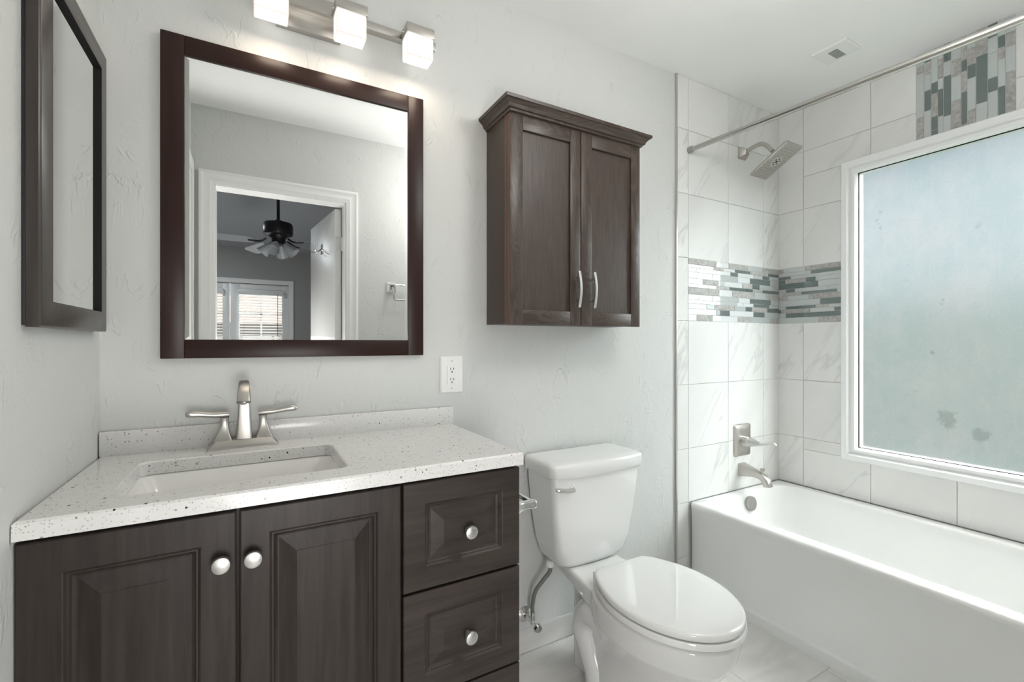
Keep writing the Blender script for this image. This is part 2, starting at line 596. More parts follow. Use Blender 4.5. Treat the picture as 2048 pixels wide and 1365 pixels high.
for (x0, x1, y0, y1) in floor_tiles:
    k = rng.random()
    n0 = len(bm.faces)
    rect_rings(bm, x0 + 0.0012, x1 - 0.0012, y0 + 0.0012, y1 - 0.0012, [(0, -0.003), (0, -0.0006), (0.0008, 0.0)], UPW(0), False, True)
    bm.faces.ensure_lookup_table()
    for f in bm.faces[n0:]:
        f[lay] = k
struct(obj('floor', bm, ['floor_tile', 'grout']), 'pale grey stone look tile floor')

struct(slab('ceiling', -0.1, XW + 0.14, YD - 0.11, 0.1, ZC, ZC + 0.1, 'ceiling_paint'), 'white painted bathroom ceiling')
wall_back = struct(slab('wall_back', -0.1, XW + 0.14, 0.0, 0.1, 0.0, ZC, 'wall_paint'), 'grey textured wall behind vanity and toilet')
bm = bmesh.new()
box(bm, -0.1, 0.0, -0.92, 0.0, 0.0, ZC)
box(bm, -0.1, 0.05, YD, -0.92, 0.0, ZC)
wall_left = struct(obj('wall_left', bm, 'wall_paint'), 'grey textured wall at left of vanity')
# door wall
bm = bmesh.new()
box(bm, -0.1, DX0, YD - 0.11, YD, 0.0, ZC)
box(bm, DX1, XW + 0.14, YD - 0.11, YD, 0.0, ZC)
box(bm, DX0, DX1, YD - 0.11, YD, DZ, ZC)
struct(obj('wall_front', bm, 'wall_paint'), 'grey textured wall around the bathroom doorway')
# window wall with opening
WY0, WY1, WZ0, WZ1 = -1.212, -0.3217, 0.602, 2.0694
WD = 0.14
bm = bmesh.new()
e = 0.012
box(bm, XW, XW + WD, WY1 - e, 0.1, 0.0, ZC)
box(bm, XW, XW + WD, YD - 0.11, WY0 + e, 0.0, ZC)
box(bm, XW, XW + WD, WY0 + e, WY1 - e, 0.0, WZ0 + e)
box(bm, XW, XW + WD, WY0 + e, WY1 - e, WZ1 - e, ZC)
wall_right = struct(obj('wall_right', bm, 'wall_paint'), 'outer wall with the obscure glass window')

# tile fields ---------------------------------------------------------------
VS = [0.0, 0.16, 0.417, 0.673, 0.978, 1.283, 1.583, 1.888, 2.193, ZC - 0.001]
US = [2.067, 2.143, 2.441, 2.7395, XW - 0.001]
tiles = []
US = [2.067, 2.143, 2.4415, 2.740, XW - 0.0085]
for i in range(len(VS) - 1):
    for j in range(len(US) - 1):
        if VS[i] < 0.40 and j > 0:
            continue
        if abs(VS[i] - 1.283) < 1e-6 and j > 0:
            continue
        tiles.append((US[j], US[j + 1], VS[i], VS[i + 1]))
tile_field('tile_field', wall_back, FRONT(0.0), tiles, 'marble_tile')
YS = [0.0, -0.139, -0.445, -0.751, -1.057, -1.363, YD]
MS0, MS1 = -0.920, -0.6165


def cut(rect, hole):
    u0, u1, v0, v1 = rect
    a0, a1, c0, c1 = hole
    if a1 <= u0 or a0 >= u1 or c1 <= v0 or c0 >= v1:
        return [rect]
    out = []
    if v0 < c0:
        out.append((u0, u1, v0, c0))
    if c1 < v1:
        out.append((u0, u1, c1, v1))
    m0, m1 = max(v0, c0), min(v1, c1)
    if u0 < a0:
        out.append((u0, a0, m0, m1))
    if a1 < u1:
        out.append((a1, u1, m0, m1))
    return out


tiles = []
for i in range(2, len(VS) - 1):
    for j in range(len(YS) - 1):
        if abs(VS[i] - 1.283) < 1e-6:
            continue
        rects = [(YS[j + 1], YS[j], VS[i], VS[i + 1])]
        for hole in ((WY0 + 0.01, WY1 - 0.01, WZ0 + 0.01, WZ1 - 0.01), (MS0, MS1, WZ1 - 0.02, ZC)):
            rects = [q for r_ in rects for q in cut(r_, hole)]
        tiles += [q for q in rects if q[1] - q[0] > 0.006 and q[3] - q[2] > 0.006]
tile_field('tile_field', wall_right, RIGHTW(XW), tiles, 'marble_tile')
# tile on the far end of the tub alcove
tiles = []
for i in range(2, len(VS) - 1):
    for x0, x1 in ((2.143, 2.4415), (2.4415, 2.74), (2.74, XW - 0.01)):
        tiles.append((x0, x1, VS[i], VS[i + 1]))
wf = bpy.data.objects['wall_front']
tile_field('tile_field', wf, lambda u_, v_, d_: Vector((u_, YD + d_, v_)), tiles, 'marble_tile')

MM = ['stone_mosaic', 'glass_white', 'glass_grey', 'glass_teal', 'grout']
MI = {'S': 0, 'W': 1, 'L': 2, 'D': 3}


def mosaic(name, parent, put, pieces, bounds, t=0.0085):
    bm = bmesh.new()
    rect_rings(bm, *bounds, [(0, 0.0), (0, 0.0066)], put, False, True, mat=4)
    for (k, u0, u1, v0, v1) in pieces:
        g = 0.0009
        if u1 - u0 < 0.003 or v1 - v0 < 0.003:
            continue
        rect_rings(bm, u0 + g, u1 - g, v0 + g, v1 - g, [(0, 0.005), (0, t - 0.0007), (0.0008, t)], put, False, True, mat=MI[k])
    return obj(name, bm, MM, parent)


def row_split(s):
    out = []
    for w in s.split():
        out.append((w[0], float(w[1:])))
    return out


# each row: kind + end position as a fraction (percent) of the run
BACK_ROWS = [
    (0.028, 'S28 W41 S62 L80 S100'),
    (0.016, 'W3 L25 S35 W48 D65 S82 L87 D100'),
    (0.020, 'L8 W28 W43 D51 W69 L80 D88 L100'),
    (0.030, 'L9 W24 L51 W65 D89 L100'),
    (0.026, 'W14 S30 L36 W56 S68 D76 L94 S100'),
    (0.017, 'L20 L28 S42 D61 D68 S80 D98 D100'),
    (0.034, 'S31 W45 S70 L84 S100'),
    (0.026, 'L10 W24 L52 W65 D90 L100'),
    (0.018, 'W6 W14 W28 L50 W57 W69 D88 L100'),
    (0.024, 'L18 D26 S47 L60 D67 S86 D97 D100'),
    (0.028, 'W28 D42 W69 D82 L100'),
    (0.030, 'W8 S24 W51 S65 L89 S100'),
]
SIDE_ROWS = [
    (0.022, 'S8 L44 S100'), (0.016, 'L53 D100'), (0.014, 'D4 D20 L100'), (0.020, 'D11 S45 D60 L100'),
    (0.027, 'D64 L100'), (0.017, 'L12 D27 L78 L100'), (0.014, 'L8 S38 D92 L100'), (0.024, 'S15 L50 S100'),
    (0.027, 'L67 D100'), (0.014, 'L12 D60 S80 L100'), (0.019, 'D4 S52 L88 D100'), (0.022, 'L12 D43 D100'),
    (0.026, 'L65 S100'),
]


def rows_to_pieces(rows, u0, u1, vtop, vbot, flip):
    tot = sum(h for h, _ in rows)
    v = vtop
    out = []
    for h, s in rows:
        hh = h / tot * (vtop - vbot)
        p = 0.0
        for k, q in row_split(s):
            q /= 100.0
            a, c = (u0 + (u1 - u0) * p, u0 + (u1 - u0) * q) if not flip else (u1 - (u1 - u0) * q, u1 - (u1 - u0) * p)
            out.append((k, a, c, v - hh, v))
            p = q
        v -= hh
    return out


mosaic('mosaic_band', wall_back, FRONT(0.0), rows_to_pieces(BACK_ROWS, 2.143, XW - 0.0085, 1.583, 1.283, False), (2.143, XW - 0.008, 1.283, 1.583))
mosaic('mosaic_band', wall_right, RIGHTW(XW), rows_to_pieces(SIDE_ROWS, WY1 - 0.005, -0.009, 1.583, 1.283, True), (WY1 - 0.008, -0.0085, 1.283, 1.583))
mosaic('mosaic_band', wall_right, RIGHTW(XW), rows_to_pieces(SIDE_ROWS, YD, WY0 + 0.005, 1.583, 1.283, False), (YD, WY0 + 0.008, 1.283, 1.583))
# upright strip above the window: columns read from left to right, pieces from the window upward
STRIP = ['S28 L78 S86 L100', 'L33 D56 L74 S88 D100', 'D9 D24 S50 D62 L100', 'L12 L22 D52 L64 S86 L100',
         'L20 D64 L80 D100', 'S34 L60 S78 L100', 'S5 D40 S62 D74 S100', 'S18 L52 D66 S84 L100', 'L22 D72 S100',
         'L30 D44 L70 L86 D100', 'D32 L60 S72 D84 L100', 'S44 L70 S84 L100']
WID = [52, 45, 43, 34, 48, 60, 35, 50, 65, 55, 40, 53]
pcs = []
y = MS1
for w, s in zip(WID, STRIP):
    ww = w / sum(WID) * (MS1 - MS0)
    p = 0.0
    for k, q in row_split(s):
        q /= 100
        z0 = WZ1 - 0.01
        pcs.append((k, y - ww, y, z0 + (ZC - z0) * p, z0 + (ZC - z0) * q))
        p = q
    y -= ww
mosaic('mosaic_strip', wall_right, RIGHTW(XW), pcs, (MS0, MS1, WZ1 - 0.015, ZC))

# trims
bm = bmesh.new()
box(bm, 2.0585, 2.067, -0.0105, 0.0, 0.0, ZC, 0.0015)
struct(obj('trim_1', bm, 'satin_steel'), 'grey metal edge strip of the shower tile')
base_t = []
bm = bmesh.new()
lay = bm.faces.layers.float.new('tile_rnd')
for x0, x1 in ((0.935, 1.46), (1.46, 2.0575)):
    k = rng.random()
    n0 = len(bm.faces)
    rect_rings(bm, x0, x1 - 0.0015, 0.0, 0.0865, [(0, 0), (0, 0.008), (0.001, 0.009)], FRONT(0.0), False, True)
    bm.faces.ensure_lookup_table()
    for f in bm.faces[n0:]:
        f[lay] = k
struct(obj('baseboard_back', bm, 'floor_tile'), 'low tile baseboard under the textured wall')

# bathroom window -----------------------------------------------------------
bm = bmesh.new()
fr_prof = [(0.0, -0.004), (0.0, 0.016), (0.003, 0.019), (0.026, 0.019), (0.030, 0.015), (0.036, 0.004), (0.040, 0.004), (0.043, 0.010), (0.056, 0.010), (0.059, 0.006), (0.064, 0.0), (0.067, -0.012), (0.067, -0.06), (0.02, -0.06), (0.02, -0.004)]
rect_rings(bm, WY0, WY1, WZ0, WZ1, fr_prof, RIGHTW(XW), False, False)
win = struct(obj('window_1', bm, 'window_white'), 'white framed bathroom window over the tub')
g0 = 0.058
bm = bmesh.new()
rect_rings(bm, WY0 + g0, WY1 - g0, WZ0 + g0, WZ1 - g0, [(0, -0.020), (0, -0.014)], RIGHTW(XW), True, True)
for f in bm.faces:
    f.material_index = 0 if f.calc_center_median().x < XW + 0.0145 else 1
obj('pane', bm, ['frosted_glass', 'clear_glass'], win, smooth=False)
bm = bmesh.new()
rect_rings(bm, WY0 + 0.0645, WY1 - 0.0645, WZ0 + 0.0645, WZ1 - 0.0645, [(0, -0.0135), (0, -0.006), (0.0035, -0.006), (0.0035, -0.0135)], RIGHTW(XW), False, False)
obj('gasket', bm, 'seal_black', win)

# doorway casing and jambs ---------------------------------------------------
def casing(name, x0, x1, ztop, put, w=0.0705, parent=None):
    bm = bmesh.new()
    prof = [(-w, 0.0), (-w, 0.016), (-w + 0.012, 0.019), (-w + 0.022, 0.014), (-w * 0.45, 0.013), (-w * 0.3, 0.015), (-0.012, 0.011), (-0.004, 0.010), (0.0, 0.007), (0.0, 0.0)]
    loops = []
    for ins, d in prof:
        loops.append([put(u_, v_, d) for u_, v_ in ((x0 + ins, 0.0), (x0 + ins, ztop - ins), (x1 - ins, ztop - ins), (x1 - ins, 0.0))])
    vs = [[bm.verts.new(p) for p in l] for l in loops]
    for a, c in zip(vs, vs[1:]):
        for i in range(3):
            bm.faces.new((a[i], a[i + 1], c[i + 1], c[i]))
    for i in (0, 3):
        bm.faces.new([l[i] for l in vs])
    return obj(name, bm, 'white_trim', parent)


struct(casing('trim_2', DX0, DX1, DZ, lambda u_, v_, d_: Vector((u_, YD + d_, v_))), 'white moulded casing around the bathroom doorway')
struct(casing('trim_3', DX0, DX1, DZ, lambda u_, v_, d_: Vector((u_, YD - 0.11 - d_, v_))), 'white casing on the bedroom side of the doorway')
bm = bmesh.new()
box(bm, DX0 - 0.004, DX0 + 0.004, YD - 0.11, YD, 0, DZ)
box(bm, DX1 - 0.004, DX1 + 0.004, YD - 0.11, YD, 0, DZ)
box(bm, DX0, DX1, YD - 0.11, YD, DZ - 0.004, DZ + 0.004)
struct(obj('trim_4', bm, 'white_trim'), 'white jamb lining of the doorway')
# closet door on the left wall near the doorway
bm = bmesh.new()
box(bm, 0.05, 0.066, -1.452, -1.392, 0.0, 2.126, 0.003)
box(bm, 0.05, 0.066, -1.392, -0.925, 2.062, 2.126, 0.003)
struct(obj('trim_5', bm, 'white_trim'), 'white casing of the closet door on the left wall')
bm = bmesh.new()
box(bm, 0.0505, 0.060, -1.385, -0.925, 0.01, 2.055, 0.002)
struct(obj('door_3', bm, 'white_trim'), 'white closet door on the left wall')

# the open bathroom door, swung into the bedroom
dl = bpy.data.objects.new('door_1', None)
COL.objects.link(dl)
dl.location = (0.820, YD - 0.112, 0.0)
dl.rotation_euler = (0, 0, R(-6.5))
struct(dl, 'white slab door standing open in the bedroom')
LOC[dl.name] = Vector((0, 0, 0))
bm = bmesh.new()
box(bm, -0.036, 0.0, -0.66, -0.006, 0.012, 2.018, 0.0015)
obj('leaf', bm, 'white_trim', dl)
for hz in (0.25, 1.04, 1.80):
    bm = bmesh.new()
    tube(bm, [(0.004, -0.001, hz - 0.045), (0.004, -0.001, hz + 0.045)], 0.006, 10)
    box(bm, -0.034, 0.0, -0.0065, -0.005, hz - 0.044, hz + 0.044)
    obj('hinge', bm, 'chrome', dl)

# ------------------------------------------------------------------ bedroom seen in the mirror
BX0, BX1, BY = -3.0, 2.6, -6.0
BZ0, BZ1 = 2.508, 3.66
struct(slab('floor_bedroom', BX0, BX1, BY - 0.1, YD - 0.11, -0.1, -0.001, 'bedroom_floor'), 'bedroom floor beyond the doorway')
bm = bmesh.new()
loft(bm, [[Vector((x, BY - 0.1, BZ0 - 0.02)), Vector((x, YD - 0.1, BZ1)), Vector((x, YD - 0.1, BZ1 + 0.1)), Vector((x, BY - 0.1, BZ0 + 0.1))] for x in (BX0 - 0.1, BX1 + 0.1)])
struct(obj('ceiling_bedroom', bm, 'bedroom_ceiling'), 'sloping bedroom ceiling over the fan')
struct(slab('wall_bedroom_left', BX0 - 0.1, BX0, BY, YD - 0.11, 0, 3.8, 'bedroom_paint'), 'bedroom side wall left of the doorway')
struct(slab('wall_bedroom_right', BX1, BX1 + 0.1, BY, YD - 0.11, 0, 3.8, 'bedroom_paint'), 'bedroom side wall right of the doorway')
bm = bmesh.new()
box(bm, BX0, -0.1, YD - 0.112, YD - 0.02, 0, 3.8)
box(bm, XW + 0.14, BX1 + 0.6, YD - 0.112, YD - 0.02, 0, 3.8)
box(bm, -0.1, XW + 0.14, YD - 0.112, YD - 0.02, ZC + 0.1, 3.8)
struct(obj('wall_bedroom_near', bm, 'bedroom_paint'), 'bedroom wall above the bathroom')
FD0, FDM, FD1, FDZ = -0.680, 0.064, 0.800, 2.012   # french door pair
bm = bmesh.new()
box(bm, BX0, FD0, BY - 0.12, BY, 0, BZ0 + 0.05)
box(bm, FD1, BX1, BY - 0.12, BY, 0, BZ0 + 0.05)
box(bm, FD0, FD1, BY - 0.12, BY, FDZ, BZ0 + 0.05)
struct(obj('wall_bedroom_far', bm, 'bedroom_paint'), 'grey bedroom wall with the glazed doors')
struct(casing('trim_6', FD0, FD1, FDZ, lambda u_, v_, d_: Vector((u_, BY + d_, v_)), w=0.062), 'white casing around the glazed bedroom doors')


def french(name, x0, x1, label):
    root = bpy.data.objects.new(name, None)
    COL.objects.link(root)
    struct(root, label)
    LOC[root.name] = Vector((0, 0, 0))
    bm = bmesh.new()
    g = 0.004
    for a, c, d_, e_ in ((x0 + g, x0 + 0.115, 0.01, FDZ - g), (x1 - 0.088, x1 - g, 0.01, FDZ - g), (x0 + 0.115, x1 - 0.088, 0.01, 0.24), (x0 + 0.115, x1 - 0.088, 1.915, FDZ - g)):
        box(bm, a, c, BY - 0.07, BY - 0.025, d_, e_, 0.002)
    obj('door_frame', bm, 'white_trim', root)
    bm = bmesh.new()
    box(bm, x0 + 0.11, x1 - 0.08, BY - 0.055, BY - 0.049, 0.23, 1.92)
    obj('pane', bm, 'clear_glass', root, smooth=False)
    bm = bmesh.new()
    xm = (x0 + 0.115 + x1 - 0.088) / 2
    box(bm, xm - 0.011, xm + 0.011, BY - 0.062, BY - 0.042, 0.24, 1.915)
    for z in (0.58, 0.91, 1.25, 1.58):
        box(bm, x0 + 0.115, x1 - 0.088, BY - 0.062, BY - 0.042, z - 0.009, z + 0.009)
    obj('muntins', bm, 'white_trim', root)
    return root


french('door_2', FDM, FD1, 'glazed bedroom door with white blind, right of pair')
french('door_4', FD0, FDM, 'glazed bedroom door with white blind, left of pair')


def blind(x0, x1, label):
    t_ = thing('window_blind', label, 'blind', ((x0 + x1) / 2, BY, 1.87), 'white blinds on the glazed doors')
    bm = bmesh.new()
    box(bm, x0 - 0.01, x1 + 0.01, BY - 0.024, BY + 0.03, 1.855, 1.925, 0.004)
    obj('headrail', bm, 'white_trim', t_)
    bm = bmesh.new()
    z = 1.845
    while z > 0.25:
        a = R(14)
        cy, hw = BY + 0.004, 0.022
        p = [Vector((x0, cy - hw * math.cos(a), z - hw * math.sin(a))), Vector((x0, cy + hw * math.cos(a), z + hw * math.sin(a)))]
        q = [Vector((x1, v_.y, v_.z)) for v_ in p]
        up = Vector((0, 0, 0.0025))
        loft(bm, [[p[0], p[1], p[1] + up, p[0] + up], [q[0], q[1], q[1] + up, q[0] + up]])
        z -= 0.040
    obj('slats', bm, 'white_trim', t_, smooth=False)
    bm = bmesh.new()
    tube(bm, [(x1 - 0.07, BY + 0.034, 1.86), (x1 - 0.07, BY + 0.034, 1.25)], 0.004, 8)
    obj('wand', bm, 'seal_black', t_)


blind(0.175, 0.722, 'white slatted blind on the right glazed door below the fan')
blind(-0.570, -0.020, 'white slatted blind on the left glazed door, cut off by the doorway edge')

# ceiling fan
FX, FY = 0.546, -3.40
fan = thing('ceiling_fan', 'black ceiling fan with pale blades hanging in the bedroom', 'ceiling fan', (FX, FY, 2.18))
zc = BZ0 + (BZ1 - BZ0) * (FY - BY) / (YD - BY)
bm = bmesh.new()
tube(bm, [(FX, FY, 2.30), (FX, FY, zc - 0.02)], 0.014, 14)
obj('downrod', bm, 'fan_black', fan)
bm = bmesh.new()
lathe(bm, (FX, FY, zc - 0.09), (0, 0, 1), [(0.02, 0.0), (0.055, 0.02), (0.07, 0.06), (0.07, 0.09)])
obj('canopy', bm, 'fan_black', fan)
bm = bmesh.new()
lathe(bm, (FX, FY, 2.10), (0, 0, 1), [(0.03, 0.0), (0.06, 0.005), (0.065, 0.06), (0.085, 0.085), (0.122, 0.095), (0.128, 0.11), (0.128, 0.185), (0.118, 0.205), (0.05, 0.215), (0.02, 0.24)], 36)
obj('motor', bm, 'fan_black', fan)
for k in (0, 1, 3, 4):          # the blade that points at the doorway is not seen in the photo
    a = R(-38 + 72 * k)
    d = Vector((math.cos(a), math.sin(a), 0))
    s = Vector((-math.sin(a), math.cos(a), 0))
    tilt = -0.24
    o3 = Vector((FX, FY, 2.125))
    bm = bmesh.new()
    rings = []
    for rr_, w_ in ((0.20, 0.050), (0.24, 0.060), (0.45, 0.067), (0.62, 0.070), (0.655, 0.062), (0.67, 0.045)):
        c0 = o3 + d * rr_
        rings.append([c0 + s * w_ + Vector((0, 0, w_ * tilt)), c0 - s * w_ - Vector((0, 0, w_ * tilt)),
                      c0 - s * w_ + Vector((0, 0, 0.008 - w_ * tilt)), c0 + s * w_ + Vector((0, 0, 0.008 + w_ * tilt))])
    loft(bm, rings)
    bl = obj('blade', bm, 'fan_blade_white', fan)
    bm = bmesh.new()
    tube(bm, smooth_path([o3 + d * 0.10 + Vector((0, 0, 0.03)), o3 + d * 0.15 + Vector((0, 0, 0.0)) + s * 0.015, o3 + d * 0.20 + Vector((0, 0, -0.006)), o3 + d * 0.25 + Vector((0, 0, -0.004))]), [0.012, 0.016, 0.014, 0.01], 10, 0.6)
    obj('blade_iron', bm, 'fan_black', bl)
for k in range(4):
    a = R(20 + 90 * k)
    d = Vector((math.cos(a), math.sin(a), 0))
    p0 = Vector((FX, FY, 2.115)) + d * 0.055
    ax = (d + Vector((0, 0, -1.05))).normalized()
    bm = bmesh.new()
    lathe(bm, p0, ax, [(0.016, 0.0), (0.022, 0.02), (0.034, 0.04), (0.045, 0.075), (0.058, 0.125), (0.055, 0.125), (0.042, 0.075), (0.03, 0.04)], 20, caps=False)
    sh = obj('lamp_shade', bm, 'shade_glass', fan)
    bm = bmesh.new()
    lathe(bm, p0 - ax * 0.03, ax, [(0.012, 0.0), (0.019, 0.01), (0.019, 0.035)], 14)
    obj('lamp_holder', bm, 'fan_black', sh)

# robe hook on the open door
hk = thing('robe_hook', 'silver double robe hook on the open bedroom door', 'hook', (0.755, -1.90, 1.83))
hang = R(-6.5)
hd = Vector((math.sin(-hang) * -1, -math.cos(hang), 0))
hn = Vector((-math.cos(hang), -math.sin(hang), 0))


def onleaf(dist, out, z):
    loc = Vector((0.820, YD - 0.112, 0)) + Matrix.Rotation(hang, 3, 'Z') @ Vector((-0.036 - out, -dist, 0))
    return Vector((loc.x, loc.y, z))


bm = bmesh.new()
pl = [onleaf(0.33 + dx, 0.003, 1.80 + dz) for dx, dz in ((-0.02, -0.02), (0.02, -0.02), (0.02, 0.05), (-0.02, 0.05))]
pl2 = [onleaf(0.33 + dx, 0.0, 1.80 + dz) for dx, dz in ((-0.02, -0.02), (0.02, -0.02), (0.02, 0.05), (-0.02, 0.05))]
loft(bm, [pl2, pl])
obj('plate', bm, 'chrome', hk)
for q in (-1, 1):
    bm = bmesh.new()
    tube(bm, smooth_path([onleaf(0.33, 0.002, 1.82), onleaf(0.33 + 0.03 * q, 0.03, 1.795), onleaf(0.33 + 0.05 * q, 0.055, 1.80), onleaf(0.33 + 0.055 * q, 0.06, 1.84)]), 0.005, 8)
    obj('prong', bm, 'chrome', hk)

# towel ring on the door wall, seen in the mirror
tr_ = thing('towel_ring', 'square silver towel ring on the wall beside the doorway', 'towel ring', (1.105, YD, 1.53))
bm = bmesh.new()
rect_rings(bm, 1.075, 1.135, 1.50, 1.56, [(0, 0), (0, 0.006), (0.012, 0.016), (0.018, 0.03)], lambda u_, v_, d_: Vector((u_, YD + d_, v_)))
obj('mount', bm, 'chrome', tr_)
bm = bmesh.new()
Pt = [(1.105, YD + 0.035, 1.53), (1.108, YD + 0.045, 1.50), (1.108, YD + 0.05, 1.455), (1.118, YD + 0.05, 1.447), (1.235, YD + 0.05, 1.447), (1.245, YD + 0.05, 1.455), (1.245, YD + 0.05, 1.535), (1.235, YD + 0.05, 1.543), (1.118, YD + 0.05, 1.543)]
tube(bm, Pt, 0.0055, 10)
obj('ring', bm, 'chrome', tr_)

# outside the openings
bm = bmesh.new()
box(bm, XW + 0.14, 14, -14, 12, -0.5, -0.15)
struct(obj('ground', bm, 'lawn'), 'lawn outside the bathroom window')
bm = bmesh.new()
box(bm, -12, 12, -16, BY - 0.15, -0.4, -0.05)
struct(obj('ground_patio', bm, 'stucco'), 'pale patio outside the bedroom doors')
bm = bmesh.new()
box(bm, 7.0, 7.2, -12, 10, -0.15, 1.6)
struct(obj('wall_garden', bm, 'garden_stucco'), 'tan garden wall beyond the window')
nb = thing('neighbour_house', 'tan house with brown roof seen through the bedroom blinds', 'house', (1.5, -13.0, -0.05))
bm = bmesh.new()
box(bm, -5, 8, -14.0, -13.0, -0.05, 1.75)
obj('wall', bm, 'stucco', nb)
bm = bmesh.new()
loft(bm, [[Vector((x, -12.6, 1.7)), Vector((x, -13.6, 2.5)), Vector((x, -14.6, 1.7))] for x in (-5.3, 8.3)])
obj('roof', bm, 'roof_tile', nb)

# ------------------------------------------------------------------ vanity
YF = -0.478
van = thing('vanity_cabinet', 'dark espresso vanity cabinet with two doors and three drawers', 'vanity cabinet', (0.465, -0.235, 0.0))
bm = bmesh.new()
box(bm, 0.004, 0.020, -0.456, -0.002, 0.09, 0.8655, 0.001)
box(bm, 0.915, 0.931, -0.456, -0.002, 0.09, 0.8655, 0.001)
box(bm, 0.020, 0.915, -0.012, -0.002, 0.09, 0.8655)
box(bm, 0.020, 0.915, -0.456, -0.012, 0.09, 0.106)
box(bm, 0.020, 0.915, -0.456, -0.438, 0.825, 0.8655)
box(bm, 0.020, 0.915, -0.456, -0.438, 0.106, 0.140)
box(bm, 0.288, 0.324, -0.456, -0.438, 0.140, 0.825)
box(bm, 0.602, 0.645, -0.456, -0.438, 0.140, 0.825)
box(bm, 0.645, 0.915, -0.456, -0.438, 0.59, 0.62)
box(bm, 0.645, 0.915, -0.456, -0.438, 0.34, 0.37)
box(bm, 0.02, 0.925, -0.40, -0.01, 0.0, 0.095)
obj('body', bm, 'espresso', van)


def raised_panel(x0, x1, z0, z1, fw, bw, mat, parent, name):
    bm = bmesh.new()
    T = 0.020
    y0 = YF + T
    prof = [(0.0, 0.0), (0.0, T - 0.003), (0.001, T - 0.001), (0.003, T), (fw, T), (fw + 0.002, T - 0.001), (fw + 0.005, T - 0.0045), (fw + 0.008, T - 0.0045),
            (fw + 0.011, T - 0.008), (fw + 0.015, T - 0.010), (fw + 0.018, T - 0.010), (fw + 0.018 + bw, T - 0.002), (fw + 0.020 + bw, T - 0.001)]
    rect_rings(bm, x0, x1, z0, z1, prof, FRONT(y0), False, True)
    bmesh.ops.recalc_face_normals(bm, faces=bm.faces[:])
    return obj(name, bm, mat, parent, angle=14)


def knob(x, z, parent, r=0.0165):
    bm = bmesh.new()
    lathe(bm, (x, YF + 0.001, z), (0, -1, 0), [(0.0075, 0.0), (0.0075, 0.002), (0.0058, 0.005), (0.0058, 0.012), (0.0095, 0.0165), (r, 0.0205), (r, 0.0235), (r * 0.9, 0.0265), (r * 0.55, 0.0285), (0.001, 0.029)], 28)
    return obj('knob', bm, 'satin_steel', parent)


d1 = raised_panel(0.0012, 0.3040, 0.10, 0.8575, 0.056, 0.030, 'espresso', van, 'door')
d2 = raised_panel(0.3095, 0.6220, 0.10, 0.8575, 0.050, 0.030, 'espresso', van, 'door')
d1['label'] = 'left cabinet door'
d2['label'] = 'right cabinet door'
knob(0.2800, 0.7680, d1)
knob(0.3320, 0.7670, d2)
for (z0, z1, kz) in ((0.608, 0.856, 0.726), (0.357, 0.602, 0.474), (0.10, 0.351, 0.226)):
    dr = raised_panel(0.6275, 0.9320, z0, z1 if z1 < 0.85 else 0.857, 0.050, 0.028, 'espresso_rail_lit', van, 'drawer')
    knob(0.7860, kz, dr)

ct = thing('countertop', 'white speckled vanity top with undermount sink', 'countertop', (0.468, -0.24, 0.867))
ZT, ZB = 0.897, 0.866
hx0, hx1, hy0, hy1 = 0.103, 0.521, -0.411, -0.131
hole = rrect((hx0 + hx1) / 2, (hy0 + hy1) / 2, (hx1 - hx0) / 2, (hy1 - hy0) / 2, 0.024, 6)
ox0, ox1, oy0, oy1 = 0.002, 0.9365, -0.4895, -0.001
hc = Vector(((hx0 + hx1) / 2, (hy0 + hy1) / 2))


def outer_for(p, ins=0.0):
    x, yv = p
    # stretch each hole point to the outer rectangle corner-aware
    fx = (x - hc.x) / ((hx1 - hx0) / 2)
    fy = (yv - hc.y) / ((hy1 - hy0) / 2)
    m = max(abs(fx), abs(fy))
    fx, fy = fx / m, fy / m
    X = hc.x + fx * ((ox1 - ins - hc.x) if fx > 0 else (hc.x - ox0 - ins))
    Y = hc.y + fy * ((oy1 - ins - hc.y) if fy > 0 else (hc.y - oy0 - ins))
    return X, Y


bm = bmesh.new()
# insert exact corners into the hole loop by snapping the middle point of each arc
arc = 7
out_t = [outer_for(p, 0.004) for p in hole]
out_o = [outer_for(p, 0.0) for p in hole]
hole_in = rrect(hc.x, hc.y, (hx1 - hx0) / 2 + 0.003, (hy1 - hy0) / 2 + 0.003, 0.026, 6)
for k, (sx, sy) in enumerate(((1, 1), (-1, 1), (-1, -1), (1, -1))):
    i = k * 7 + 3
    for L, ins in ((out_t, 0.004), (out_o, 0.0)):
        L[i] = ((ox1 - ins) if sx > 0 else (ox0 + ins), (oy1 - ins) if sy > 0 else (oy0 + ins))
loft(bm, [[Vector((x, yv, ZB)) for x, yv in out_o], [Vector((x, yv, ZT - 0.004)) for x, yv in out_o], [Vector((x, yv, ZT - 0.001)) for x, yv in outer_list] if False else [Vector((x, yv, ZT)) for x, yv in out_t],
          [Vector((x, yv, ZT)) for x, yv in hole_in], [Vector((x, yv, ZT - 0.003)) for x, yv in hole], [Vector((x, yv, ZB)) for x, yv in hole], [Vector((x, yv, ZB)) for x, yv in out_o]], False, False)
bmesh.ops.remove_doubles(bm, verts=bm.verts[:], dist=1e-5)
obj('slab', bm, 'speckled_quartz', ct)
bm = bmesh.new()
box(bm, 0.002, 0.9365, -0.0195, -0.001, ZT - 0.001, 0.9575, 0.003)
obj('backsplash', bm, 'speckled_quartz', ct)
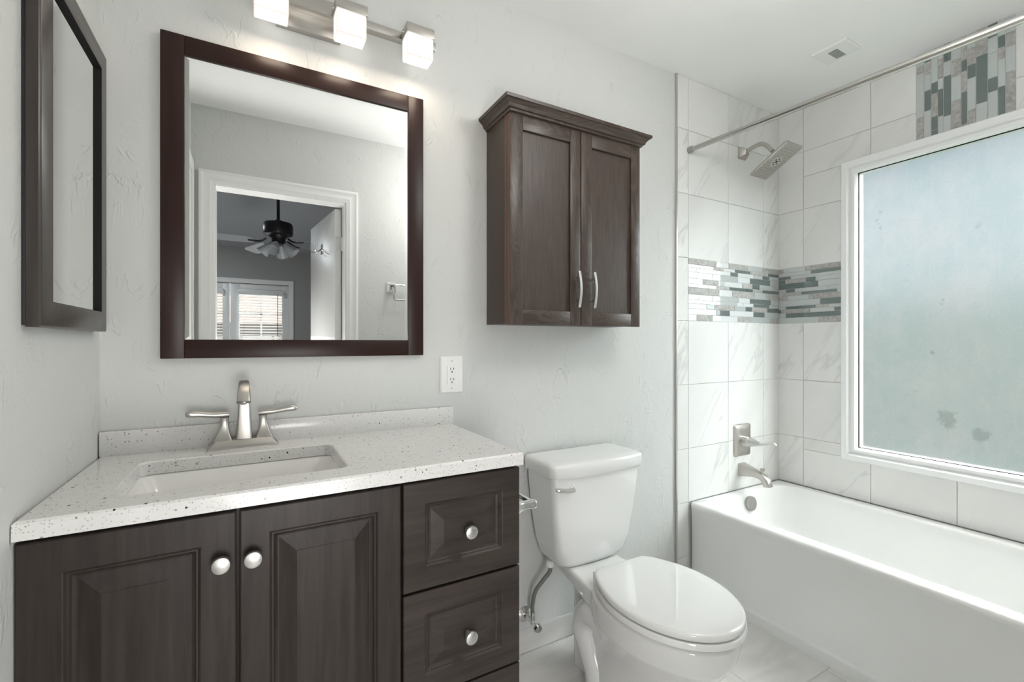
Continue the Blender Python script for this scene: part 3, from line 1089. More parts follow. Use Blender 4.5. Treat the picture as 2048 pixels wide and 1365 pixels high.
# basin
bm = bmesh.new()
hw, hh = (hx1 - hx0) / 2, (hy1 - hy0) / 2
secs = [(0.012, 0.012, 0.034, ZB - 0.0005), (0.004, 0.004, 0.03, ZB - 0.0005), (-0.001, -0.001, 0.03, ZB - 0.006), (-0.020, -0.012, 0.03, ZB - 0.045), (-0.052, -0.028, 0.03, ZB - 0.10), (-0.075, -0.045, 0.03, ZB - 0.122), (-0.12, -0.08, 0.03, ZB - 0.128)]
loft(bm, [[Vector((x, yv, z)) for x, yv in rrect(hc.x, hc.y, hw + a, hh + c_, r_, 6)] for a, c_, r_, z in secs], False, True)
basin = obj('sink_basin', bm, 'basin_white', ct, angle=50)
bm = bmesh.new()
lathe(bm, (hc.x, hc.y, ZB - 0.128), (0, 0, 1), [(0.031, 0.0), (0.031, 0.002), (0.026, 0.004), (0.022, 0.002), (0.02, 0.006), (0.004, 0.009)], 28)
obj('drain', bm, 'brushed_nickel', basin)

# faucet ---------------------------------------------------------------------
FCX, FCY = 0.3115, -0.0530
fau = thing('sink_faucet', 'brushed nickel two handle faucet behind the sink', 'faucet', (FCX, FCY, ZT))


def rring(cx, cy, z, hx, hy, r):
    return [Vector((x, yv, z)) for x, yv in rrect(cx, cy, hx, hy, r, 4)]


bm = bmesh.new()
loft(bm, [rring(FCX, FCY, ZT + 0.0002, 0.083, 0.027, 0.003), rring(FCX, FCY, ZT + 0.002, 0.083, 0.027, 0.003), rring(FCX, FCY + 0.002, ZT + 0.021, 0.066, 0.020, 0.003), rring(FCX, FCY + 0.002, ZT + 0.0222, 0.064, 0.018, 0.003)])
obj('base', bm, 'brushed_nickel', fau)
# spout: tapering tower that bends over toward the basin
bm = bmesh.new()
path = [(0, 0.020, 0.0195, 0.016), (0, 0.07, 0.0165, 0.0135), (0, 0.115, 0.0145, 0.012), (-0.002, 0.142, 0.0132, 0.0112), (-0.010, 0.160, 0.0125, 0.0105), (-0.028, 0.1725, 0.0122, 0.0098), (-0.052, 0.1715, 0.0125, 0.0095), (-0.076, 0.160, 0.0138, 0.0095), (-0.092, 0.1440, 0.0150, 0.0095), (-0.0985, 0.1300, 0.0157, 0.0095)]
rings = []
for i, (dy, dz, hx, hy) in enumerate(path):
    a, c_ = path[max(0, i - 1)], path[min(len(path) - 1, i + 1)]
    d = Vector((0, c_[0] - a[0], c_[1] - a[1])).normalized()
    s = Vector((0, d.z, -d.y))
    cc = Vector((FCX + 0.0005, FCY + 0.004 + dy, ZT + dz))
    rings.append([cc + Vector((1, 0, 0)) * x + s * yv for x, yv in rrect(0, 0, hx, hy, 0.005, 4)])
loft(bm, rings)
sp = obj('spout', bm, 'brushed_nickel', fau)
bm = bmesh.new()
lathe(bm, rings[-1][0] * 0 + Vector((FCX, FCY + 0.004 - 0.0975, ZT + 0.1315)), (0, -0.4, -0.92), [(0.007, 0), (0.007, 0.006), (0.005, 0.0065)], 16)
obj('aerator', bm, 'satin_steel', sp)
for q in (-1, 1):
    hx_ = FCX + q * 0.0465
    bm = bmesh.new()
    loft(bm, [rring(hx_ + q * (0.002), FCY + 0.002, ZT + 0.020, 0.0215, 0.018, 0.003), rring(hx_ + q * 0.0012, FCY + 0.002, ZT + 0.036, 0.0158, 0.014, 0.004), rring(hx_, FCY + 0.002, ZT + 0.052, 0.0112, 0.0108, 0.005), rring(hx_ - q * 0.001, FCY + 0.002, ZT + 0.066, 0.0092, 0.0098, 0.006),
              rring(hx_ - q * 0.001, FCY + 0.002, ZT + 0.079, 0.0092, 0.0098, 0.006), rring(hx_ - q * 0.001, FCY + 0.002, ZT + 0.0825, 0.0105, 0.0108, 0.006)])
    hb = obj('handle', bm, 'brushed_nickel', fau)
    bm = bmesh.new()
    rings = []
    for s_, dz, hw_, ht in ((-0.012, 0.0890, 0.0098, 0.0062), (0.0, 0.0900, 0.0108, 0.0074), (0.020, 0.0900, 0.0096, 0.0072), (0.036, 0.0920, 0.0088, 0.0070), (0.055, 0.0955, 0.0095, 0.0078), (0.072, 0.0970, 0.0102, 0.0084), (0.080, 0.0970, 0.0092, 0.0076), (0.084, 0.0965, 0.006, 0.0046)):
        cc = Vector((hx_ + q * s_, FCY + 0.002 - max(0, s_) * 0.10, ZT + dz))
        rings.append([cc + Vector((0, u_, v_)) for u_, v_ in rrect(0, 0, hw_, ht, 0.0058, 4)])
    loft(bm, rings)
    obj('lever', bm, 'brushed_nickel', hb, angle=45)

# ------------------------------------------------------------------ wall mirror
mir = thing('wall_mirror', 'large dark framed mirror on the wall above the sink', 'mirror', (0.476, 0.0, 1.137))
mx0, mx1, mz0, mz1 = 0.1232, 0.8285, 1.1370, 1.9915
bm = bmesh.new()
fw = 0.0515
yb, yfm = -0.0005, -0.020
for (a, c_) in (((mx0, mx0 + fw), (mz0, mz1)), ((mx1 - fw, mx1), (mz0, mz1))):
    box(bm, a[0], a[1], yfm, yb, c_[0], c_[1], 0.0015, mat=0)
box(bm, mx0 + fw + 0.0003, mx1 - fw - 0.0003, yfm + 0.0004, yb, mz1 - fw, mz1, 0.0015, mat=1)
box(bm, mx0 + fw + 0.0003, mx1 - fw - 0.0003, yfm + 0.0004, yb, mz0, mz0 + fw - 0.0015, 0.0015, mat=1)
obj('frame', bm, ['mirror_wood', 'mirror_wood_rail'], mir)
bm = bmesh.new()
rect_rings(bm, mx0 + fw - 0.004, mx1 - fw + 0.004, mz0 + fw - 0.006, mz1 - fw + 0.004, [(0, 0.008), (0, 0.0138), (0.014, 0.0143)], FRONT(0.0), True, True)
obj('mirror_glass', bm, 'mirror', mir, smooth=False)

# ------------------------------------------------------------------ medicine cabinet on the left wall
mc = thing('medicine_cabinet', 'dark wood mirrored medicine cabinet on the left wall', 'medicine cabinet', (0.0, -0.25, 1.205))
ya, yc_, za, zc_ = -0.4490, -0.0516, 1.2055, 1.866
bm = bmesh.new()
box(bm, 0.0002, 0.0050, ya + 0.0015, yc_ - 0.0015, za + 0.003, zc_ - 0.003, 0.001)
obj('body', bm, 'slot_black', mc)
bm = bmesh.new()
mo = (ya + 0.0545, yc_ - 0.0425, za + 0.046, zc_ - 0.046)      # mirror opening


def mloop(k, d):
    """door outline blended toward the mirror opening: k = 0 outer edge, k = 1 opening"""
    u0, u1 = ya + (mo[0] - ya) * k, yc_ + (mo[1] - yc_) * k
    v0, v1 = za + (mo[2] - za) * k, zc_ + (mo[3] - zc_) * k
    return [Vector((d, u0, v0)), Vector((d, u1, v0)), Vector((d, u1, v1)), Vector((d, u0, v1))]


loft(bm, [mloop(0, 0.0058), mloop(0, 0.0210), mloop(0.03, 0.0232), mloop(0.09, 0.0245), mloop(0.985, 0.0245)], True, False)
loft(bm, [mloop(0.985, 0.0245), mloop(1.0, 0.0238), mloop(1.0, 0.0150)], False, False, mat=1)
bmesh.ops.remove_doubles(bm, verts=bm.verts[:], dist=1e-6)
dm = obj('door', bm, ['cabinet_wood', 'seal_black'], mc)
bm = bmesh.new()
box(bm, 0.0070, 0.0165, mo[0] - 0.004, mo[1] + 0.004, mo[2] - 0.004, mo[3] + 0.004)
obj('mirror_panel', bm, 'mirror', dm, smooth=False)

# ------------------------------------------------------------------ wall cabinet over the toilet
wc = thing('wall_cabinet', 'dark oak two door wall cabinet hung above the toilet', 'wall cabinet', (1.365, 0.0, 1.245))
cx0, cx1, cz0, cz1 = 1.073, 1.658, 1.2435, 1.945
bm = bmesh.new()
box(bm, cx0, cx1 - 0.003, -0.138, -0.001, cz0, cz1 + 0.02, 0.0008, mat=0)
box(bm, cx0 - 0.0004, cx1 - 0.0026, -0.153, -0.138, cz0 - 0.0006, cz1 + 0.02, 0.0008, mat=1)
obj('body', bm, ['oak_side', 'oak_edge'], wc)
bm = bmesh.new()
ins = [(0.004, 1.944), (-0.004, 1.946), (-0.006, 1.952), (-0.012, 1.954), (-0.016, 1.964), (-0.026, 1.974), (-0.031, 1.976), (-0.033, 1.986)]
yfd = -0.176
rings = []
for k, z in ins:
    rings.append([Vector((cx0 + k, -0.0005, z)), Vector((cx0 + k, yfd - 0.004 + k, z)), Vector((cx1 - k, yfd - 0.004 + k, z)), Vector((cx1 - k, -0.0005, z))])
loft(bm, rings)
obj('crown_molding', bm, 'oak_dark_rail', wc, angle=20)
for (x0, x1, hxp) in ((cx0 + 0.0, 1.3650, 1.3415), (1.3695, cx1, 1.411)):
    bm = bmesh.new()
    T = 0.0205
    y0 = yfd + T
    zt, zb = 1.9445, 1.2405
    sw = 0.049
    # stiles run full height, rails between them, a flat panel set back
    box(bm, x0, x0 + sw, yfd, y0, zb, zt, 0.0012, mat=0)
    box(bm, x1 - sw + 0.004, x1, yfd, y0, zb, zt, 0.0012, mat=0)
    box(bm, x0 + sw + 0.0002, x1 - sw + 0.0038, yfd + 0.0004, y0, zt - sw, zt, 0.0012, mat=1)
    box(bm, x0 + sw + 0.0002, x1 - sw + 0.0038, yfd + 0.0004, y0, zb, zb + sw, 0.0012, mat=1)
    box(bm, x0 + sw - 0.004, x1 - sw + 0.008, yfd + 0.0095, y0 - 0.003, zb + sw - 0.004, zt - sw + 0.004, 0, mat=2)
    box(bm, x0 - 0.0003, x0 + 0.0004, yfd + 0.0012, y0, zb + 0.001, zt - 0.001, 0, mat=3)
    dd = obj('door', bm, ['oak_dark', 'oak_dark_rail', 'oak_panel', 'oak_edge'], wc)
    zh0, zh1 = 1.304, 1.433
    bm = bmesh.new()
    rings = []
    for k in range(17):
        s = k / 16.0
        bow = math.sin(math.pi * s)
        cc = Vector((hxp, yfd - 0.024 - 0.009 * bow, zh0 + (zh1 - zh0) * s))
        w_ = 0.0052
        d = Vector((0, -0.009 * math.pi * math.cos(math.pi * s), (zh1 - zh0))).normalized()
        nrm = Vector((0, d.z, -d.y))
        rings.append([cc + Vector((1, 0, 0)) * x + nrm * yv for x, yv in rrect(0, 0, w_, 0.0032, 0.002, 3)])
    loft(bm, rings)
    h = obj('handle', bm, 'satin_steel', dd)
    for z in (zh0 + 0.026, zh1 - 0.026):
        bm = bmesh.new()
        lathe(bm, (hxp, yfd + 0.0005, z), (0, -1, 0), [(0.0048, 0), (0.0035, 0.003), (0.0035, 0.025), (0.0042, 0.0285)], 14)
        obj('post', bm, 'satin_steel', h)

# ------------------------------------------------------------------ vanity light
lf = thing('vanity_light', 'three block glass vanity light fixture above the mirror', 'wall light', (0.58, 0.0, 2.15))
bm = bmesh.new()
box(bm, 0.391, 0.567, -0.022, -0.0005, 2.099, 2.211, 0.001)
obj('backplate', bm, 'brushed_nickel', lf)
bm = bmesh.new()
box(bm, 0.305, 0.856, -0.062, -0.036, 2.140, 2.165, 0.0008)
box(bm, 0.393, 0.565, -0.037, -0.021, 2.1405, 2.1645, 0.0)
obj('bar', bm, 'brushed_nickel', lf)
for cxl in (0.3755, 0.5800, 0.7845):
    bm = bmesh.new()
    box(bm, cxl - 0.0445, cxl + 0.0445, -0.127, -0.066, 2.131, 2.160, 0.0012)
    box(bm, cxl - 0.016, cxl + 0.016, -0.0665, -0.0615, 2.141, 2.158, 0.0)
    cap = obj('lamp_holder', bm, 'brushed_nickel', lf)
    bm = bmesh.new()
    box(bm, cxl - 0.0415, cxl + 0.0415, -0.1245, -0.0685, 2.064, 2.1312, 0.0022, 1)
    bm.normal_update()
    for f in bm.faces:
        nn = [abs(q_) for q_ in f.normal]
        if sum(1 for q_ in nn if q_ > 0.3) > 1 and f.calc_center_median().z < 2.125:
            f.material_index = 1
    obj('lamp_shade', bm, ['lit_glass', 'lit_edge'], cap, recalc=True)
    for q in (-1, 1):
        bm = bmesh.new()
        lathe(bm, (cxl + q * 0.0445, -0.094, 2.146), (q, 0, 0), [(0.005, 0), (0.005, 0.002), (0.003, 0.004)], 14)
        obj('screw', bm, 'satin_steel', cap)
    l = bpy.data.lights.new('vanity_bulb', 'AREA')
    l.shape = 'RECTANGLE'
    l.size, l.size_y = 0.08, 0.055
    l.energy, l.color = 0.22, (1.0, 0.82, 0.64)
    lo = bpy.data.objects.new('vanity_bulb', l)
    lo.location = (cxl, -0.0965, 2.060)
    COL.objects.link(lo)

# ------------------------------------------------------------------ outlet
ou = thing('wall_outlet', 'white double outlet on the wall right of the mirror', 'outlet', (0.935, 0.0, 1.067))
bm = bmesh.new()
rect_rings(bm, 0.894, 0.977, 1.0035, 1.1315, [(0, 0.0), (0, 0.003), (0.004, 0.0062)], FRONT(0.0), False, True)
obj('plate', bm, 'plastic_white', ou)
bm = bmesh.new()
rect_rings(bm, 0.9185, 0.9525, 1.0345, 1.1005, [(0, 0.006), (0, 0.0075), (0.0008, 0.0083)], FRONT(0.0), False, True)
rc = obj('receptacle', bm, 'plastic_white', ou)
rc['label'] = 'raised outlet insert'
bm = bmesh.new()
for zc2 in (1.0855, 1.0495):
    for xs, hz2 in ((0.9300, 0.0042), (0.9412, 0.0036)):
        box(bm, xs - 0.0011, xs + 0.0011, -0.0087, -0.0078, zc2 - hz2 + 0.002, zc2 + hz2 + 0.002)
    lathe(bm, (0.9356, -0.0078, zc2 - 0.0085), (0, -1, 0), [(0.0026, 0), (0.0026, 0.0009)], 12)
obj('slots', bm, 'slot_black', rc)
bm = bmesh.new()
box(bm, 0.930, 0.941, -0.0092, -0.008, 1.0650, 1.0690, 0.0005)
obj('reset_button', bm, 'plastic_white', rc)
for z in (1.115, 1.020):
    bm = bmesh.new()
    lathe(bm, (0.9355, -0.006, z), (0, -1, 0), [(0.003, 0), (0.0028, 0.0012), (0.001, 0.0015)], 14)
    obj('screw', bm, 'satin_steel', ou)

# ------------------------------------------------------------------ toilet
TX = 1.434
toi = thing('toilet', 'white two piece toilet between vanity and tub', 'toilet', (TX, -0.40, 0.0))


def bowed(z, hx, yb_, yf_, r_, bulge, n=8):
    hy = (yb_ - yf_) / 2
    pts = rrect(TX, (yb_ + yf_) / 2, hx, hy, r_, n)
    # subdivide the long front edge so it can bow out
    res = []
    for i, p in enumerate(pts):
        q = pts[(i + 1) % len(pts)]
        res.append(p)
        if abs(p[0] - q[0]) > hx * 0.8:
            for k in range(1, 8):
                s = k / 8
                res.append((p[0] + (q[0] - p[0]) * s, p[1] + (q[1] - p[1]) * s))
    out = []
    for x, yv in res:
        w = max(0.0, ((yb_ + yf_) / 2 - yv) / hy) if yv < (yb_ + yf_) / 2 else 0.0
        out.append(Vector((x, yv - bulge * (1 - ((x - TX) / hx) ** 2) * w, z)))
    return out


bm = bmesh.new()
loft(bm, [bowed(0.366, 0.120, -0.045, -0.150, 0.035, 0.012), bowed(0.372, 0.142, -0.035, -0.163, 0.034, 0.014), bowed(0.395, 0.158, -0.028, -0.173, 0.028, 0.016), bowed(0.45, 0.174, -0.022, -0.182, 0.024, 0.018),
          bowed(0.56, 0.190, -0.018, -0.190, 0.021, 0.020), bowed(0.66, 0.199, -0.016, -0.195, 0.020, 0.020), bowed(0.712, 0.203, -0.016, -0.197, 0.020, 0.020)])
tank = obj('tank', bm, 'porcelain', toi, angle=50)
bm = bmesh.new()
loft(bm, [bowed(0.708, 0.200, -0.018, -0.194, 0.02, 0.020), bowed(0.708, 0.210, -0.012, -0.205, 0.024, 0.024), bowed(0.714, 0.2135, -0.010, -0.208, 0.026, 0.025), bowed(0.743, 0.2165, -0.008, -0.210, 0.028, 0.026),
          bowed(0.753, 0.2145, -0.010, -0.208, 0.028, 0.026), bowed(0.758, 0.209, -0.016, -0.202, 0.026, 0.026), bowed(0.7595, 0.19, -0.03, -0.18, 0.02, 0.022)])
obj('tank_lid', bm, 'porcelain', toi, angle=50)
bm = bmesh.new()
lathe(bm, (1.306, -0.197, 0.664), (0, -1, 0), [(0.011, 0), (0.013, 0.004), (0.012, 0.011), (0.006, 0.014)], 18)
tube(bm, smooth_path([(1.306, -0.211, 0.664), (1.290, -0.214, 0.6625), (1.268, -0.212, 0.664), (1.248, -0.207, 0.668), (1.238, -0.203, 0.671)]), [0.0125, 0.0105, 0.0075, 0.0080, 0.0045], 14, 0.8)
obj('flush_lever', bm, 'chrome', tank)
# bowl with pedestal
bm = bmesh.new()
secs = [(0.0, -0.175, -0.600, 0.122), (0.012, -0.175, -0.600, 0.122), (0.03, -0.18, -0.590, 0.114), (0.08, -0.19, -0.585, 0.106), (0.15, -0.20, -0.605, 0.108), (0.20, -0.21, -0.645, 0.124), (0.25, -0.23, -0.690, 0.150), (0.285, -0.25, -0.714, 0.167), (0.292, -0.252, -0.719, 0.1715), (0.298, -0.253, -0.722, 0.1725), (0.33, -0.255, -0.730, 0.178), (0.358, -0.255, -0.735, 0.1815), (0.366, -0.257, -0.733, 0.180), (0.3715, -0.266, -0.723, 0.171), (0.3715, -0.30, -0.68, 0.13)]
loft(bm, [[Vector((x, yv, z)) for x, yv in egg(TX, a, c_, w)] for z, a, c_, w in secs])
# deck under the tank
dk = [(-0.030, 0.100, 0.330, 0.364), (-0.10, 0.108, 0.326, 0.365), (-0.20, 0.120, 0.315, 0.366), (-0.27, 0.130, 0.302, 0.368), (-0.33, 0.139, 0.300, 0.372), (-0.40, 0.142, 0.305, 0.372)]
loft(bm, [[Vector((x, yv, z)) for x, z in rrect(TX, (z0 + z1) / 2, w, (z1 - z0) / 2, 0.014, 4)] for yv, w, z0, z1 in dk])
# pedestal column and trapway relief
loft(bm, [[Vector((x, yv, z)) for x, yv in rrect(TX, -0.185, 0.072 + g_, 0.070, 0.04, 5)] for z, g_ in ((0.0, 0.0), (0.12, 0.0), (0.25, 0.0), (0.335, 0.01))])
for q in (-1, 1):
    pts = smooth_path([(TX + q * 0.098, -0.43, 0.225), (TX + q * 0.098, -0.36, 0.255), (TX + q * 0.094, -0.29, 0.262), (TX + q * 0.088, -0.245, 0.232), (TX + q * 0.084, -0.232, 0.18), (TX + q * 0.080, -0.255, 0.12), (TX + q * 0.080, -0.285, 0.06), (TX + q * 0.084, -0.295, 0.004)], 6)
    tube(bm, pts, [0.034, 0.046, 0.050, 0.051, 0.050, 0.047, 0.045, 0.048], 18)
obj('bowl', bm, 'porcelain', toi, angle=60)


def seat_outline(grow, yb_=-0.302, yf_=-0.742, w=0.184, wb=0.112, n=26):
    """elongated seat: straight narrow back edge, sides swelling to the middle, half ellipse in front"""
    yc = yb_ + (yf_ - yb_) * 0.46
    side = []
    for k in range(n + 1):
        s_ = k / n
        if s_ < 0.4:
            f = 1 - s_ / 0.4
            side.append((w - (w - wb) * f ** 2.0, yc + (yb_ - yc) * f))
        else:
            a_ = (s_ - 0.4) / 0.6 * math.pi / 2
            side.append((w * math.cos(a_), yc + (yf_ - yc) * math.sin(a_)))
    side[0] = (side[0][0] - 0.010, side[0][1])
    side.insert(1, (wb + 0.001, yb_ - 0.008))
    pts = [(TX + x, yv) for x, yv in side] + [(TX - x, yv) for x, yv in reversed(side[:-1])]
    cy = (yb_ + yf_) / 2
    kx, ky = (w + grow) / w, (abs(yf_ - yb_) / 2 + grow) / (abs(yf_ - yb_) / 2)
    return [(TX + (x - TX) * kx, cy + (yv - cy) * ky) for x, yv in pts]


def ringpart(name, secs, parent, mat='porcelain'):
    bm = bmesh.new()
    loft(bm, [[Vector((x, yv, z)) for x, yv in seat_outline(g_)] for z, g_ in secs])
    return obj(name, bm, mat, parent, angle=40)


ringpart('seat', [(0.3785, -0.008), (0.3785, 0.000), (0.3820, 0.0035), (0.3930, 0.0035), (0.3975, 0.0010), (0.3985, -0.006)], toi)
ringpart('seat_lid', [(0.4020, -0.008), (0.4020, -0.002), (0.4050, 0.0), (0.4165, 0.0), (0.4200, -0.0025), (0.4218, -0.009), (0.4224, -0.05), (0.4226, -0.12)], toi)
for q in (-1, 1):
    bm = bmesh.new()
    box(bm, TX + q * 0.082 - 0.014, TX + q * 0.082 + 0.014, -0.302, -0.276, 0.372, 0.402, 0.004)
    obj('hinge', bm, 'plastic_white', toi)

# water supply
ws = thing('water_supply', 'grey hose and shutoff valve on the wall behind the toilet', 'shutoff valve', (1.235, 0.0, 0.14))
bm = bmesh.new()
lathe(bm, (1.232, -0.0005, 0.145), (0, -1, 0), [(0.030, 0), (0.029, 0.004), (0.018, 0.010), (0.010, 0.012)], 24)
obj('escutcheon', bm, 'chrome', ws)
bm = bmesh.new()
tube(bm, [(1.232, -0.01, 0.145), (1.232, -0.085, 0.143)], 0.008, 12)
tube(bm, [(1.232, -0.062, 0.140), (1.232, -0.062, 0.182)], [0.010, 0.0085], 12)
obj('valve', bm, 'chrome', ws)
bm = bmesh.new()
lathe(bm, (1.232, -0.085, 0.143), (0, -1, -0.1), [(0.006, 0), (0.015, 0.004), (0.017, 0.012), (0.013, 0.02), (0.004, 0.022)], 12)
obj('handle', bm, 'chrome', ws)
bm = bmesh.new()
tube(bm, smooth_path([(1.232, -0.062, 0.175), (1.231, -0.064, 0.215), (1.240, -0.072, 0.265), (1.266, -0.085, 0.305), (1.286, -0.095, 0.335), (1.288, -0.095, 0.362)], 8), 0.0075, 12)
obj('hose', bm, 'hose_grey', ws)
bm = bmesh.new()
lathe(bm, (1.288, -0.095, 0.352), (0, 0, 1), [(0.013, 0), (0.0155, 0.003), (0.0155, 0.018), (0.010, 0.022)], 10)
obj('coupling_nut', bm, 'plastic_white', ws)

# toilet paper holder on the vanity side
tp = thing('paper_holder', 'silver toilet paper holder on the vanity side by the tank', 'toilet paper holder', (0.9315, -0.36, 0.735))
for yv in (-0.435, -0.285):
    bm = bmesh.new()
    rings = []
    for dx, hw_ in ((0.0, 0.026), (0.004, 0.026), (0.010, 0.021), (0.025, 0.013), (0.045, 0.0105), (0.062, 0.0115), (0.072, 0.0115), (0.076, 0.009)):
        rings.append([Vector((0.9312 + dx, yv + a, 0.738 + c_)) for a, c_ in rrect(0, 0, hw_, hw_, hw_ * 0.45, 5)])
    loft(bm, rings)
    obj('post', bm, 'chrome', tp, angle=45)
bm = bmesh.new()
tube(bm, [(0.998, -0.440, 0.740), (0.998, -0.280, 0.740)], 0.0075, 14)
obj('roller', bm, 'chrome', tp)

# ------------------------------------------------------------------ bathtub
tub = thing('bathtub', 'white alcove bathtub under the obscure glass window', 'bathtub', (2.52, -0.74, 0.0))
bm = bmesh.new()
tx0, tx1, ty0, ty1 = 2.158, XW - 0.0095, YD + 0.0095, -0.0095
ZR = 0.4145


def trect(z, fx, ins=0.0, n=6, r=0.004):
    # outer rectangle sampled like the rounded basin loops
    cx_, cy_ = (fx + tx1) / 2, (ty0 + ty1) / 2
    return [Vector((x, yv, z)) for x, yv in rrect(cx_, cy_, (tx1 - fx) / 2 - ins, (ty1 - ty0) / 2 - ins * 0.2, r, n)]


def tin(z, x0, x1, y0, y1, r, n=6):
    return [Vector((x, yv, z)) for x, yv in rrect((x0 + x1) / 2, (y0 + y1) / 2, (x1 - x0) / 2, (y1 - y0) / 2, r, n)]


loft(bm, [trect(0.0, 2.1535), trect(0.040, 2.1535), trect(0.048, 2.1560), trect(0.055, 2.1630), trect(0.30, 2.1620), trect(0.375, 2.1600), trect(0.388, 2.1580), trect(ZR - 0.012, 2.1570), trect(ZR - 0.004, 2.1590, 0.001), trect(ZR, 2.1660, 0.003),
          tin(ZR, 2.222, 2.838, -1.375, -0.042, 0.12), tin(ZR - 0.003, 2.230, 2.832, -1.367, -0.047, 0.118), tin(ZR - 0.012, 2.238, 2.826, -1.358, -0.051, 0.115), tin(ZR - 0.05, 2.247, 2.820, -1.345, -0.056, 0.11),
          tin(0.25, 2.262, 2.808, -1.29, -0.078, 0.11), tin(0.13, 2.280, 2.792, -1.24, -0.110, 0.10), tin(0.085, 2.30, 2.775, -1.20, -0.150, 0.10), tin(0.066, 2.34, 2.73, -1.15, -0.21, 0.10), tin(0.060, 2.42, 2.65, -1.0, -0.35, 0.08)], True, True)
tb = obj('shell', bm, 'acrylic', tub, angle=50)
bm = bmesh.new()
ax = Vector((0, -1, 0.12)).normalized()
lathe(bm, (2.540, -0.0595, 0.358), ax, [(0.030, -0.006), (0.036, 0.0), (0.0365, 0.012), (0.034, 0.016), (0.012, 0.0175), (0.001, 0.018)], 32)
obj('overflow_cover', bm, 'dull_nickel', tub)
bm = bmesh.new()
lathe(bm, (2.533, -0.40, 0.060), (0, 0, 1), [(0.032, 0), (0.032, 0.003), (0.024, 0.006), (0.001, 0.009)], 24)
obj('drain', bm, 'chrome', tub)

# tub spout -------------------------------------------------------------------
SX = 2.549
ts = thing('tub_spout', 'brushed nickel tub spout with pull up diverter', 'tub spout', (SX, -0.008, 0.52))
bm = bmesh.new()
rings = []
for yv, zc2, hx, hz in ((-0.0082, 0.520, 0.030, 0.033), (-0.014, 0.520, 0.030, 0.033), (-0.018, 0.520, 0.0275, 0.031), (-0.05, 0.519, 0.0225, 0.025), (-0.085, 0.516, 0.0185, 0.0185), (-0.112, 0.510, 0.018, 0.0165)):
    rings.append([Vector((SX + a, yv, zc2 + c_)) for a, c_ in rrect(0, 0, hx, hz, 0.007, 4)])
for ang, yv, zc2 in ((25, -0.130, 0.503), (50, -0.143, 0.489), (78, -0.148, 0.472), (85, -0.149, 0.464)):
    d = Vector((0, -math.cos(R(ang)), -math.sin(R(ang))))
    up = Vector((0, -d.z * -1, d.y * -1))
    up = Vector((0, d.z, -d.y)) * -1
    rings.append([Vector((SX, yv, zc2)) + Vector((a, 0, 0)) + up * c_ * -1 for a, c_ in rrect(0, 0, 0.0185, 0.0165, 0.007, 4)])
loft(bm, rings)
spo = obj('spout', bm, 'brushed_nickel', ts, angle=45)
bm = bmesh.new()
lathe(bm, (SX, -0.122, 0.520), (0, 0, 1), [(0.006, 0), (0.006, 0.012), (0.010, 0.020), (0.013, 0.024), (0.013, 0.028), (0.006, 0.030)], 18)
obj('diverter_knob', bm, 'brushed_nickel', spo)

# shower valve ----------------------------------------------------------------
vv = thing('shower_valve', 'brushed nickel shower valve plate with lever on the tile', 'shower valve', (SX, -0.008, 0.672))
bm = bmesh.new()
vb = [Vector((x, -0.0082, z)) for x, z in rrect(SX, 0.672, 0.066, 0.083, 0.012, 5)]
rings = []
for ins_, d in ((0, 0.0), (0, 0.004), (0.003, 0.009), (0.012, 0.014), (0.030, 0.016)):
    rings.append([Vector((x, -0.0082 - d, z)) for x, z in rrect(SX, 0.672, 0.066 - ins_, 0.083 - ins_, 0.012, 5)])
loft(bm, rings)
pl_ = obj('plate', bm, 'brushed_nickel', vv, angle=22)
bm = bmesh.new()
lathe(bm, (SX, -0.023, 0.668), (0, -1, 0), [(0.027, 0), (0.027, 0.028), (0.024, 0.032)], 28)
hub = obj('hub', bm, 'satin_steel', vv)
bm = bmesh.new()
rings = []
for s_, hw_, ht in ((0.0, 0.022, 0.022), (0.02, 0.0195, 0.020), (0.045, 0.012, 0.012), (0.06, 0.010, 0.009)):
    rings.append([Vector((SX + a, -0.052 - s_, 0.668 + c_)) for a, c_ in rrect(0, 0, hw_, ht, hw_ * 0.6, 5)])
loft(bm, rings)
tube(bm, smooth_path([(SX, -0.105, 0.668), (SX + 0.004, -0.125, 0.670), (SX + 0.008, -0.150, 0.678), (SX + 0.010, -0.172, 0.680), (SX + 0.011, -0.186, 0.672)]), [0.0105, 0.0090, 0.0100, 0.0105, 0.006], 14, 0.8)
obj('lever', bm, 'satin_steel', vv, angle=45)

# shower head -----------------------------------------------------------------
sh_ = thing('shower_fixture', 'brushed nickel rectangular shower head on bent arm', 'shower head', (SX, -0.008, 2.165))
bm = bmesh.new()
rings = []
for dy, hw_ in ((0.0, 0.030), (0.004, 0.030), (0.030, 0.017), (0.034, 0.014)):
    rings.append([Vector((SX + a, -0.0082 - dy, 2.162 + c_)) for a, c_ in rrect(0, 0, hw_, hw_, 0.004, 4)])
loft(bm, rings)
obj('flange', bm, 'brushed_nickel', sh_)
bm = bmesh.new()
arm_end = Vector((SX, -0.172, 2.118))
tube(bm, smooth_path([(SX, -0.03, 2.162), (SX, -0.07, 2.172), (SX, -0.105, 2.175), (SX, -0.135, 2.163), (SX, -0.158, 2.137), tuple(arm_end)], 7), 0.0105, 16)
obj('arm', bm, 'brushed_nickel', sh_)
# head plate in local axes: e1 across (x), e2 up the slope, nd faces down and outward
tilt = R(29)
e1 = Vector((1, 0, 0))
e2 = Vector((0, -math.cos(tilt), math.sin(tilt)))
nd = Vector((0, -math.sin(tilt), -math.cos(tilt)))
HC = Vector((SX + 0.004, -0.187, 2.063))
bm = bmesh.new()


